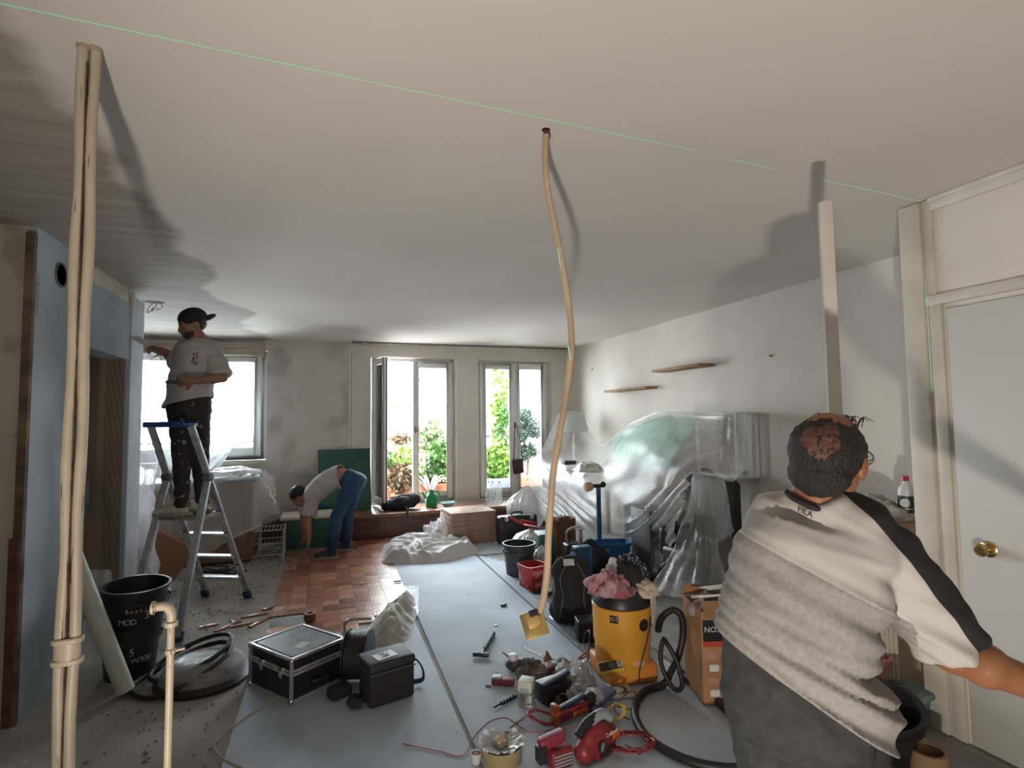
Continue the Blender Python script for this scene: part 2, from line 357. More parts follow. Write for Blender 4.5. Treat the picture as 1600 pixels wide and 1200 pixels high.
def wframe(p, x0, x1, z0, z1, fr=.05):
    g = G(); xm, zm = (x0+x1)/2, (z0+z1)/2
    g.box((x0+fr/2, .02, zm), (fr, .09, z1-z0)); g.box((x1-fr/2, .02, zm), (fr, .09, z1-z0)); g.box((xm, .02, z1-fr/2), (x1-x0-2*fr, .09, fr)); g.box((xm, .02, z0+fr/2), (x1-x0-2*fr, .09, fr))
    g.build('window_frame', M_pvc, p, bevel=.005)
# window 2: left leaf swung into the room
w2 = wroot('window_2', .62, .33); ww, hh = 1.21, 2.11
wframe(w2, 0, ww, 0, hh)
sash(w2, ww/2-.02, ww-.04, .04, hh-.05, -.03); handle(w2, ww/2+.02, 1.06, -.06)
piv = bpy.data.objects.new('open_leaf', None)
g0 = G()
def open_leaf(parent, x, z0, z1, wd, ang):
    M = Matrix.Translation((x, -.03, 0)) @ Matrix.Rotation(ang, 4, 'Z'); st = .075
    for nm, parts, mm in (('sash', [((st/2, 0, (z0+z1)/2), (st, .055, z1-z0)), ((wd-st/2, 0, (z0+z1)/2), (st, .055, z1-z0)), ((wd/2, 0, z0+.045), (wd-2*st, .055, .09)), ((wd/2, 0, z1-.0375), (wd-2*st, .055, .075))], M_pvc),
                          ('pane', [((wd/2, 0, (z0+z1)/2), (wd-2*st+.01, .006, z1-z0-.16))], M_glass),
                          ('seal', [((wd-.004, -.03, (z0+z1)/2), (.012, .006, z1-z0-.02)), ((wd+.002, .01, (z0+z1)/2), (.006, .01, z1-z0-.02))], M_dark)):
        g = G()
        for c_, d_ in parts: g.box(c_, d_, M)
        g.build(nm, mm, parent, bevel=.004 if nm == 'sash' else 0, smooth=nm == 'sash')
open_leaf(w2, .045, .04, hh-.05, .56, R(-80))
# window 3: both leaves shut
w3 = wroot('window_3', 2.19, .33); ww3 = 1.16
wframe(w3, 0, ww3, 0, hh)
sash(w3, .04, ww3/2+.01, .04, hh-.05, -.03); sash(w3, ww3/2-.01+.02, ww3-.04, .04, hh-.05, -.03); handle(w3, ww3/2+.01, 1.10, -.06)
for p, W_ in ((w2, ww), (w3, ww3)):
    g = G()
    for z in (.35, 1.05, 1.75): g.cyl((W_-.03, -.065, z), (W_-.03, -.065, z+.09), .009)
    g.build('hinge', M_cream, p)
    g = G(); g.box((W_/2, -.08, hh+.005), (W_+.02, .10, .035)); g.box((W_/2, -.11, hh+.06), (W_+.02, .04, .03)); g.build('head_moulding', M_cream, p, bevel=.004)
# window 1 at the far left with its roller blind box
w1 = wroot('window_1', -2.68, 1.03); ww1, h1 = 1.92, 1.46
wframe(w1, 0, ww1, 0, h1, .06)
sash(w1, .06, ww1/2, .05, h1-.06, -.03, .08); sash(w1, ww1/2, ww1-.06, .05, h1-.06, -.03, .08)
g = G()
for k in range(4): g.box((ww1/2, -.12-.012*(k % 2), h1-.06+k*.045), (ww1-.04, .16, .043))
g.build('blind_box', mat('beige_blind', (.50, .44, .36), .6), w1, bevel=.004)
sbox('sill', -.02, ww1+.02, -.20, -.02, -.05, -.01, M_cream, w1)
# ---------------------------------------------------------------- low ledge in front of the windows
M_red = mat('dark_red_wood', (.13, .045, .030), .35, var=.45, vs=5, stretch=(1, 8, 8))
M_redtop = mat('worn_red_wood_top', (.24, .105, .06), .35, var=.4, vs=6, stretch=(1, 8, 8))
lg = struct(sbox('trim_1', .02, XR, 7.36, YB, 0, .285, M_red)); lg.name = 'trim_1'
sbox('ledge_top', .0, XR, 7.30, YB, .285, .33, M_redtop, lg, bevel=.006)
sbox('kick_rail', .02, XR, 7.345, 7.36, .02, .12, M_red, lg, bevel=.004)
tag(lg, kind='structure')
sbox('trim_2', -.75, .02, 7.62, YB, 0, .31, mat('dark_base', (.06, .045, .04), .7, var=.3), None)
# ---------------------------------------------------------------- door wall on the right
dw = sbox('wall_door', XD, XR+.15, -2.2, 2.0, 0, CEIL, M_wall)
DZ = at(1465, 475, 0, XD).z; DY1 = at(1465, 475, 0, XD).y; DY0 = DY1-.90
dsill = 0
sbox('pilaster', XD-.028, XD+.02, 1.905, 2.012, 0, CEIL-.004, M_cream, dw, bevel=.006)
sbox('pilaster', XD-.014, XD+.02, 1.855, 1.905, 0, CEIL-.004, M_cream, dw, bevel=.004)
g = G(); g.box((XD-.010, .0, CEIL-.035), (.02, 3.72, .06)); g.box((XD-.02, 0, CEIL-.012), (.03, 3.72, .022)); struct(g.build('trim_3', M_cream, bevel=.004))
g = G(); g.box((XD-.006, DY1-.0+.0, DZ/2), (.03, .055, DZ)); g.box((XD-.006, DY0, DZ/2), (.03, .055, DZ)); g.box((XD-.007, (DY0+DY1)/2, DZ+.02), (.032, DY1-DY0+.10, .05))
dr = struct(G().box((XD-.004, (DY0+DY1)/2, DZ/2-.01), (.03, DY1-DY0-.10, DZ-.05)).build('door_1', mat('door_paint', (.56, .55, .52), .5, bump=.06, bs=80), bevel=.002))
struct(g.build('trim_4', M_cream, bevel=.003))
kp = at(1545, 858, 0, XD-.02)
g = G(); M = Matrix.Rotation(R(-90), 3, 'Y')
g.lathe([(0, 0), (.036, 0), (.036, .004), (.030, .008), (.014, .012)], 28, (XD-.019, kp.y, kp.z), M); g.build('knob_rose', mat('brass', (.62, .44, .18), .25, 1.), dr)
G().lathe([(.011, .008), (.011, .03), (.020, .036), (.029, .048), (.029, .058), (.020, .068), (0, .070)], 28, (XD-.019, kp.y, kp.z), M).build('knob', MATS['brass'], dr)
# ================================================================ outside: terrace and plants
M_brick = mat('terracotta', (.30, .115, .06), .8, var=.3, vs=9, bump=.2)
sbox('trim_5', -6, 12, 8.25, 10.4, .05, .22, mat('terrace_paving', (.28, .25, .22), .85, var=.25, vs=5))
rl = thing('balcony_railing', 'dark balcony railing with thin bars outside the glass doors', 'railing', (3, 10.1, .22))
g = G(); g.bar((-6, 0, .98), (7, 0, .98), .05, .05); g.build('top_rail', mat('dark_iron', (.05, .045, .045), .5), rl, bevel=.004)
g = G()
for k in range(66): g.bar((-6+k*.2, 0, 0), (-6+k*.2, 0, .97), .014, .014)
g.build('bars', MATS['dark_iron'], rl, smooth=False)['kind'] = 'stuff'
bd = thing('building', 'pale apartment block far beyond the terrace', 'building', (4, 32, -9))
G().box((0, 0, 6.5), (16, 6, 13)).build('walls', mat('pale_render', (.55, .53, .52), .9), bd, smooth=False)
for i in range(6):
    for j in range(3):
        wz = G().box((-6.5+i*2.6, -3.02, 4.2+j*3), (1.1, .06, 1.7)).build('window', mat('far_glass', (.20, .23, .27), .2), bd, smooth=False)
G().box((0, -.3, 13.2), (16.6, 7, .5)).build('cornice', mat('far_roof', (.36, .35, .37), .8), bd, smooth=False)
M_grn = mat('leaf_green', (.065, .15, .025), .6, col2=(.03, .08, .014), vs=8)
M_lime = mat('leaf_lime', (.17, .27, .035), .6, col2=(.08, .17, .02), vs=8)
M_dkg = mat('leaf_dark', (.035, .065, .04), .6, col2=(.02, .04, .028), vs=8)
M_pale = mat('leaf_pale', (.20, .25, .12), .6, col2=(.11, .16, .06), vs=8)
M_dry = mat('leaf_brown', (.13, .07, .035), .7, col2=(.06, .055, .02), vs=8)
M_stem = mat('stem_brown', (.10, .07, .045), .85)
def leaves(g, c, r, n, size, seed=0, up=.3):
    rnd = random.Random(seed); c = V(c)
    for _ in range(n):
        while 1:
            p = V((rnd.uniform(-1, 1), rnd.uniform(-1, 1), rnd.uniform(-1, 1)))
            if p.length < 1: break
        p = V((p.x*r[0], p.y*r[1], p.z*r[2])); d = V((rnd.gauss(0, 1), rnd.gauss(0, 1), rnd.gauss(up, .8))).normalized()
        s_ = d.cross(V((rnd.gauss(0, 1), rnd.gauss(0, 1), rnd.gauss(0, 1)))).normalized(); L = size*rnd.uniform(.6, 1.3); W_ = L*.32; u_ = d.cross(s_)*L*.06
        a = c+p; g.add([a, a+d*L*.45+s_*W_+u_, a+d*L, a+d*L*.45-s_*W_+u_], [(0, 1, 2, 3)])
def plant(name, label, c, r, n, size, m, pot=None, potm=None, seed=0, cat='plant', stem=True, group=None, shape=1):
    base = V((c[0], c[1], c[2])); t = thing(name, label, cat, base, group=group); zt = 0
    if pot:
        pr_, ph = pot; zt = ph
        G().lathe([(pr_*.72, 0), (pr_*.98, ph*.86), (pr_*1.06, ph*.86), (pr_*1.06, ph), (pr_*.94, ph), (pr_*.9, ph*.8), (0, ph*.8)], 20).build('pot', potm or M_brick, t)
    g = G()
    if stem:
        for k in range(3): g.tube(crom([(0, 0, zt*.8), (.03*math.cos(k*2), .03*math.sin(k*2), zt+r[2]*.7), (r[0]*.3*math.cos(k*2.1), r[1]*.3*math.sin(k*2.1), zt+r[2]*1.5)], 3), [.012]*6+[.005], 5)
        g.build('stem', M_stem, t)
    g = G()
    if shape == 1: leaves(g, (0, 0, zt+r[2]), r, n, size, seed)
    else:
        rnd = random.Random(seed+5)
        for k in range(shape): leaves(g, (rnd.uniform(-.5, .5)*r[0], rnd.uniform(-.5, .5)*r[1], zt+r[2]*(.2+1.7*k/(shape-1))), (r[0]*rnd.uniform(.5, 1), r[1]*.7, r[2]*1.5/shape), n//shape, size, seed+k)
    o = g.build('foliage', m, t, smooth=False); o['kind'] = 'stuff'; return t
Z0 = .22
plant('potted_plant', 'bright lime green bush behind the open glass door', at(635, 752, 1, 9.1).to_tuple()[:2]+(Z0,), (.26, .22, .30), 900, .07, M_lime, (.16, .26), seed=1)
plant('potted_plant', 'dark leafy plant with brown leaves low behind the black bag', at(625, 752, 1, 8.65).to_tuple()[:2]+(Z0,), (.24, .18, .22), 600, .09, M_dry, (.13, .18), seed=2)
plant('potted_plant', 'mid green shrub left of the lime bush outside', at(606, 752, 1, 9.2).to_tuple()[:2]+(Z0,), (.22, .2, .28), 700, .08, M_grn, (.15, .25), seed=3)
plant('potted_plant', 'pale green leafy shrub behind the closed leaf of the left glass door', at(668, 730, 1, 9.5).to_tuple()[:2]+(Z0,), (.36, .2, .45), 1100, .09, M_pale, (.2, .25), seed=4, shape=4)
plant('potted_plant', 'green shrub with broad leaves near the right edge of the left glass door', at(690, 730, 1, 9.2).to_tuple()[:2]+(Z0,), (.22, .2, .36), 700, .10, M_grn, (.16, .25), seed=5)
plant('potted_plant', 'lime grass clump behind the lower right glass door', at(776, 735, 1, 9.3).to_tuple()[:2]+(Z0,), (.30, .2, .34), 1300, .10, M_lime, (.2, .2), seed=6)
plant('climbing_plant', 'tall thin climbing vine with light leaves behind the right glass door', at(785, 730, 1, 9.7).to_tuple()[:2]+(Z0,), (.20, .14, .98), 1500, .085, M_lime, (.17, .25), seed=7, shape=7)
plant('climbing_plant', 'mid green climber at the foot of the tall vine', at(792, 730, 1, 9.5).to_tuple()[:2]+(Z0,), (.16, .12, .62), 900, .08, M_grn, (.14, .22), seed=17, shape=5)
# clipped dark tree with cloud-like pads in a brick planter
tp = at(823, 735, 1, 8.85)
t = thing('small_tree', 'dark blue-green tree with rounded pads in a brick planter', 'tree', (tp.x, tp.y, Z0))
g = G(); g.tube(crom([(0, 0, .3), (.03, 0, .6), (-.03, 0, .9), (.02, 0, 1.15)], 5), [.03]*8+[.018]*8, 8); g.build('stem', M_stem, t)
g = G()
for k, (dx, dz, rr) in enumerate(((-.02, 1.36, .15), (-.11, 1.22, .14), (.12, 1.2, .16), (.15, 1.05, .13), (-.02, 1.1, .16), (-.10, .98, .12), (.03, .8, .14), (.12, .72, .11), (-.04, .66, .12))):
    leaves(g, (dx, 0, dz), (rr, rr*.8, rr*.75), 420, .05, 30+k)
g.build('foliage', M_dkg, t, smooth=False)['kind'] = 'stuff'
pl = thing('planter', 'low red brick planter under the dark tree', 'planter', (tp.x+.02, tp.y, Z0))
g = G(); g.box((0, 0, .17), (.50, .34, .34)); g.build('core', mat('mortar', (.34, .31, .28), .9), pl)
bk = None
for r_ in range(4):
    for k in range(3):
        x = -.17+k*.17+(.0 if r_ % 2 else .03)
        if bk is None: bk = G().box((0, 0, 0), (.155, .02, .07)).build('brick', M_brick, pl, bevel=.004); b = bk
        else: b = bk.copy(); COL.objects.link(b)
        b.location = (x, -.175, .05+r_*.082)
tub = thing('planter_tub', 'blue-grey square tub of grass behind the right glass door', 'planter', (at(782, 760, 1, 9.0).x, 9.0, Z0))
G().box((0, 0, .14), (.46, .3, .28), taper=.88).build('tub', mat('blue_grey_tub', (.16, .19, .25), .6), tub, bevel=.01)
# trough planters hung on the railing
for k, (px, lab) in enumerate(((626, 'wicker trough with dry plant hung on the railing, left one'), (668, 'second wicker trough with flowers hung on the railing'))):
    p = at(px, 700, 1, 10.0); t = thing('railing_trough', lab, 'planter', (p.x, p.y, p.z-.10), group='troughs on the railing')
    G().box((0, 0, .08), (.36, .18, .16), taper=.85).build('trough', mat('wicker', (.26, .15, .09), .85, var=.5, vs=30), t, bevel=.008)
    g = G(); leaves(g, (0, 0, .24), (.19, .08, .12), 300, .07, 50+k); g.build('foliage', M_dry if k == 0 else M_pale, t, smooth=False)['kind'] = 'stuff'
# striped spiky plant right behind the glass
p = at(672, 772, 1, 8.6); t = thing('striped_plant', 'spiky plant with long dark and white striped leaves behind the glass door', 'plant', (p.x, p.y, Z0))
G().lathe([(.10, 0), (.13, .16), (.14, .16), (.14, .19), (.12, .19), (.11, .15), (0, .15)], 20).build('pot', mat('red_pot', (.28, .05, .05), .6), t)
lm = None
sm_ = N('striped_leaf', .5); xo = sm_.xyz(sm_.obj()); sm_.color(sm_.mix(sm_.math('GREATER_THAN', sm_.math('ABSOLUTE', xo[1]), .011), (.16, .17, .14), (.52, .50, .50)))
for k in range(11):
    if lm is None:
        rows = []
        for i in range(9):
            u_ = i/8; wd = .03*math.sin(math.pi*min(.98, u_*.8+.18)); z = .02+.24*math.sin(u_*1.9)-.06*u_; rows.append([V((.03+.30*u_, -wd, z+.008)), V((.03+.30*u_, 0, z)), V((.03+.30*u_, wd, z+.008))])
        lm = G().surf(rows).build('leaf', sm_.m, t, thick=.002); o = lm
    else: o = lm.copy(); COL.objects.link(o)
    o.location = (0, 0, .15); o.rotation_euler = (0, R(random.uniform(-14, 8)), k*2.4)
# trees beyond, washed out
for k, (px, py, rr, lab) in enumerate(((620, 610, 1.2, 'pale washed-out tree beyond the railing, seen through the open door'), (690, 660, .9, 'low pale tree beyond the railing behind the left glass door'), (770, 640, .8, 'small pale tree beyond the railing behind the vine'))):
    p = at(px, py, 1, 15); t = thing('garden_tree', lab, 'tree', (p.x+(0, .9, 1.6)[k], p.y+k*2.6, p.z-2.5), group='trees beyond the railing')
    G().tube([(0, 0, -2), (0.05, 0, .8), (0, 0, 2.4)], [.12, .1, .05], 8).build('trunk', M_stem, t)
    g = G(); leaves(g, (0, 0, 2.6), (rr, rr, rr*1.1), 1300, .17, 80+k); g.build('foliage', M_pale, t, smooth=False)['kind'] = 'stuff'
# ================================================================ floor coverings
# mosaic parquet: small blocks of fingers, alternating direction
M_pq = []
for i, (a, b) in enumerate((((.34, .15, .09), (.22, .095, .055)), ((.50, .26, .16), (.36, .17, .10)), ((.24, .095, .06), (.15, .06, .038)), ((.42, .20, .11), (.28, .12, .065)), ((.36, .13, .085), (.25, .09, .06)))):
    M_pq.append(mat('parquet_wood_%d' % i, a, .28, col2=b, vs=5, stretch=(1, 9, 1), bump=.12, bs=30))
pz = .008; ps = .127; x0p, y0p = -.40, 4.14
pm = []
for i in range(5):
    g = G()
    for k in range(5):
        h = .010+.0007*((k*3+i) % 3); g.box((0, -ps/2+(k+.5)*ps/5, h/2), (ps-.004, ps/5-.0018, h))
    me = g.mesh('parquet_tile'); me.materials.append(M_pq[i]); pm.append(me)
rnd = random.Random(3); nt_ = 0
for j in range(25):
    for i in range(9):
        x = x0p+ps/2+i*ps+(.012 if i > 1 else 0); y = y0p+ps/2+j*ps
        if (i, j) in ((0, 3), (1, 3), (0, 4), (1, 4)) or y < 4.16+max(0, x-.05)*.80: continue
        o = bpy.data.objects.new('parquet_tile', rnd.choice(pm)); COL.objects.link(o); o.parent = floor; nt_ += 1
        o.location = (x, y, rnd.uniform(0, .0012)); o.rotation_euler = (rnd.uniform(-.004, .004), rnd.uniform(-.004, .004), R(90) if (i+j) % 2 else 0)
# boards laid on the floor
def board(name, label, pts, z0, z1, m, cat='board', group=None, parts=None):
    g = G(); a = sum(p[0] for p in pts)/len(pts); b = sum(p[1] for p in pts)/len(pts)
    g.prism([(p[0]-a, p[1]-b) for p in pts], 0, z1-z0); o = g.build(name, m, None, bevel=.002, smooth=True); o.location = (a, b, z0); MW[o] = Matrix.Translation((a, b, z0)); return tag(o, label, cat, group)
T = .0125
board('floor_board', 'dusty white board on the floor under the flight case', [(-.44, .9), (.655, .9), (.655, 4.52), (.35, 4.28), (.05, 4.08), (-.42, 4.06)], .001, T, M_board)
board('floor_board', 'long dusty white board in the middle of the floor, hammer lying on it', [(.663, .9), (2.04, .9), (2.04, 3.05), (1.60, 3.20), (1.60, 6.05), (.70, 6.05), (.69, 4.2)], .001, T, M_board)
board('floor_board', 'short pale board at the foot of the window ledge beside the tile stack', [(.70, 6.06), (2.45, 6.06), (2.45, 7.33), (.70, 7.33)], .001, T-.002, M_board)
for k in range(4): board('floor_board', ['narrow white board edge showing right of the long board, innermost', 'second narrow white board strip beside the long floor board', 'third narrow white board strip beside the long floor board', 'outermost narrow white board strip near the backpack'][k], [(1.605+k*.052, 3.26+k*.02), (1.650+k*.052, 3.26+k*.02), (1.650+k*.052+.02, 5.98-k*.08), (1.605+k*.052+.015, 5.98-k*.08)], .001, T+.004-k*.003, M_board)
board('floor_board', 'grey board scraps under the tool pile by the vacuum', [(2.06, 1.2), (2.8, 1.2), (2.8, 4.4), (2.3, 4.6), (2.08, 4.2)], .001, .009, mat('grey_screed_board', (.24, .235, .225), .8, var=.25, vs=4, bump=.3))
# rubble and wood offcuts where the parquet was lifted
def scrap(label, px, py, L, W_, rz, h=.012, m=None):
    p = fl(px, py); o = G().box((0, 0, h/2), (L, W_, h)).build('wood_offcut', m or M_pq[0], None, bevel=.002); o.location = (p.x, p.y, .001); o.rotation_euler = (0, 0, rz); MW[o] = Matrix.Translation(p)
    return tag(o, label, 'wood scrap', 'parquet offcuts on the concrete')
for a in ((('red-brown parquet offcut nearest the ladder feet'), 326, 978, .13, .06, .3), ('long red parquet finger on the concrete left of the parquet', 355, 980, .22, .03, .9), ('short red finger crossing the long one', 364, 971, .12, .03, 1.9),
          ('pair-sized broken parquet piece right below the ladder foot', 398, 962, .20, .05, .2), ('pale broken lath beside the parquet edge', 407, 972, .24, .035, 1.0), ('thin dark splinter lying on the concrete', 385, 976, .22, .02, .25), ('small crumb of parquet near the pipe elbow', 290, 1013, .06, .03, .4), ('tiny parquet chip on the parquet edge', 420, 951, .10, .05, .7), ('loose parquet finger on top of the parquet edge', 448, 950, .14, .03, 1.3)):
    scrap(*a)
tag(board('parquet_underlay', 'grey bare patch where two parquet tiles are missing', [(-.39, 4.53), (-.15, 4.53), (-.15, 4.77), (-.39, 4.77)], .001, .004, mat('grey_glue', (.20, .21, .20), .8, var=.3)), kind=None)
g = G(); rnd = random.Random(9)
for _ in range(420):
    x, y = rnd.uniform(-1.35, -.45), rnd.uniform(2.6, 7.2); s_ = rnd.uniform(.003, .012); g.box((x, y, s_/3), (s_*rnd.uniform(.6, 1.6), s_, s_*.7), rz=rnd.uniform(0, 3))
for _ in range(260):
    x, y = rnd.uniform(-.3, 1.5), rnd.uniform(2.2, 5.6); s_ = rnd.uniform(.002, .005); g.box((x, y, T+s_/4), (s_*rnd.uniform(.6, 2.2), s_, s_*.5), rz=rnd.uniform(0, 3))
for _ in range(160):
    x, y = rnd.gauss(-.3, .25), rnd.gauss(6.9, .25); s_ = rnd.uniform(.008, .03); g.box((x, y, .012), (s_*1.5, s_, s_*.5), rz=rnd.uniform(0, 3))
tag(g.build('rubble', mat('grit', (.23, .19, .155), .9, var=.5, vs=30), smooth=False), 'fine plaster grit and wood crumbs scattered over the floor', 'debris', kind='stuff')
# ================================================================ people
M_skin1 = mat('skin_tan', (.33, .165, .10), .55, var=.12, vs=10, spec=.4)
M_skin2 = mat('skin_brown', (.27, .115, .055), .5, var=.12, vs=10, spec=.4)
M_hair = mat('black_hair', (.013, .010, .010), .5, bump=.6, bs=90)
M_eye = mat('eye_white', (.30, .27, .25), .4); M_iris = mat('iris', (.02, .012, .008), .2)
def cap_(g, a, b, ra, rb, n=14):
    g.cyl(a, b, ra, rb, n); g.ball(a, ra, n=n, m=8); g.ball(b, rb, n=n, m=8)
def ring_loft(g, rings, n=24):
    # rings: (centre, lateral, frontback, a, b)
    vs = []
    for c, la, fb, a, b in rings:
        for k in range(n):
            t = 2*math.pi*k/n; ct, st = math.cos(t), math.sin(t); e = .82
            vs.append(V(c)+V(la)*a*math.copysign(abs(ct)**e, ct)+V(fb)*b*math.copysign(abs(st)**e, st))
    L = len(rings); fs = [(i*n+k, i*n+(k+1) % n, (i+1)*n+(k+1) % n, (i+1)*n+k) for i in range(L-1) for k in range(n)]
    fs += [tuple(range(n-1, -1, -1)), tuple(range((L-1)*n, L*n))]; g.add(vs, fs)
def hand(g, wr, d, nrm, s=1., curl=.5, side=1, spread=.12):
    wr, d = V(wr), V(d).normalized(); nrm = V(nrm); nrm = (nrm-d*nrm.dot(d)).normalized(); la = d.cross(nrm)*side
    Q = Matrix((la, d, nrm)).transposed()
    g.ball(wr+d*.045*s, (.040*s, .050*s, .016*s), Q, 14, 8); cap_(g, wr-d*.02*s, wr+d*.02*s, .026*s, .026*s, 10)
    for k, L in enumerate((.068, .078, .073, .056)):
        b = wr+d*.080*s+la*(.030-.020*k)*s; dd = (d+la*(1.5-k)*spread).normalized(); a = 0
        for j, fr in enumerate((.45, .31, .24)):
            a += curl*(.9 if j else .7); v_ = (dd*math.cos(a)+nrm*math.sin(a)).normalized(); e = b+v_*L*fr*s; cap_(g, b, e, (.0095-.0012*j)*s, (.009-.0014*j)*s, 8); b = e
    b = wr+d*.025*s+la*.034*s
    for j, (L, f_) in enumerate(((.038, .25), (.030, .45), (.024, .6))):
        v_ = (d*.75+la*(.75-.4*j)+nrm*f_*curl*1.6).normalized(); e = b+v_*L*s; cap_(g, b, e, (.013-.002*j)*s, (.011-.002*j)*s, 8); b = e
def head_shape(g, c, fw, up, s=1.):
    fw, up = V(fw).normalized(), V(up); up = (up-fw*up.dot(fw)).normalized(); la = fw.cross(up); Q = Matrix((la, fw, up)).transposed(); P = lambda x, y, z: V(c)+(la*x+fw*y+up*z)*s
    g.ball(P(0, -.012, .025), tuple(k*s for k in (.076, .096, .090)), Q, 20, 14)
    g.ball(P(0, .030, -.035), tuple(k*s for k in (.058, .060, .080)), Q, 18, 12)
    g.ball(P(0, .062, -.088), tuple(k*s for k in (.030, .024, .022)), Q, 12, 8)      # chin
    g.ball(P(0, .078, .028), tuple(k*s for k in (.050, .014, .014)), Q, 12, 8)       # brow
    cap_(g, P(0, .088, .012), P(0, .108, -.028), .010*s, .014*s, 8)                  # nose
    for q in (-1, 1):
        g.ball(P(q*.013, .098, -.033), .009*s, Q, 8, 6); g.ball(P(q*.078, -.004, -.012), tuple(k*s for k in (.010, .020, .032)), Q, 10, 8); g.ball(P(q*.040, .066, -.020), tuple(k*s for k in (.020, .016, .016)), Q, 10, 8)
    g.ball(P(0, .090, -.052), tuple(k*s for k in (.024, .009, .006)), Q, 10, 6); g.ball(P(0, .088, -.063), tuple(k*s for k in (.021, .010, .007)), Q, 10, 6)
    return P, Q
def eyes(P, Q, par, s=1.):
    for q in (-1, 1):
        g = G(); g.ball(P(q*.030, .0715, .004), (.0115*s, .0115*s, .0085*s), n=12, m=8); e = g.build('eye', M_eye, par, world=True)
        G().ball(P(q*.030, .0795, .002), (.0055*s, .0055*s, .0055*s), n=10, m=6).build('iris', M_iris, e, world=True)
def folds(amp, sc_, d, k=.82, sharp=1.):
    d = V(d).normalized()
    def f(co, n):
        p = co-d*co.dot(d)*k; v = noise.noise(p*sc_)+.5*noise.noise(p*sc_*2.3+V((3, 1, 7))); return amp*(1-abs(v)*2.2)*sharp
    return f
def torso(g, J, lift, w=1., dep=1., low=0., ext=.55):
    # loft from the hips to the neck along pelvis-waist-chest-neck
    hl, hr, sl, sr = J['hip_l'], J['hip_r'], J['sh_l'], J['sh_r']; pe, wa, ch, ne = J['pelvis'], J['waist'], J['chest'], J['neck']
    la0 = (hr-hl).normalized(); la1 = (sr-sl).normalized(); sw = (sr-sl).length/2
    R_ = []
    pts = crom([pe+(pe-wa).normalized()*(.05+ext*.1), pe, wa, ch, (sl+sr)/2*.75+ne*.25, ne], 3)
    ws = [.150, .165, .172, .165, .152, .145, .150, .158, .168, .178, sw*.98+.035, sw+.035, sw+.03, sw+.005, sw*.6, .066]
    ds = [.110, .118, .122, .118, .112, .108, .112, .118, .122, .122, .115, .108, .095, .080, .066, .058]
    for i, p in enumerate(pts):
        u_ = i/(len(pts)-1); la = la0.lerp(la1, min(1, u_*1.25)).normalized(); ax = (pts[min(i+1, len(pts)-1)]-pts[max(i-1, 0)]).normalized(); la = (la-ax*la.dot(ax)).normalized(); fb = ax.cross(la)
        ll = lift+low*max(0, min(1, (8-i)/4)); R_.append((p, la, fb, (ws[i] if i >= 10 else ws[i]*w)+ll, ds[i]*dep+ll))
    ring_loft(g, R_)
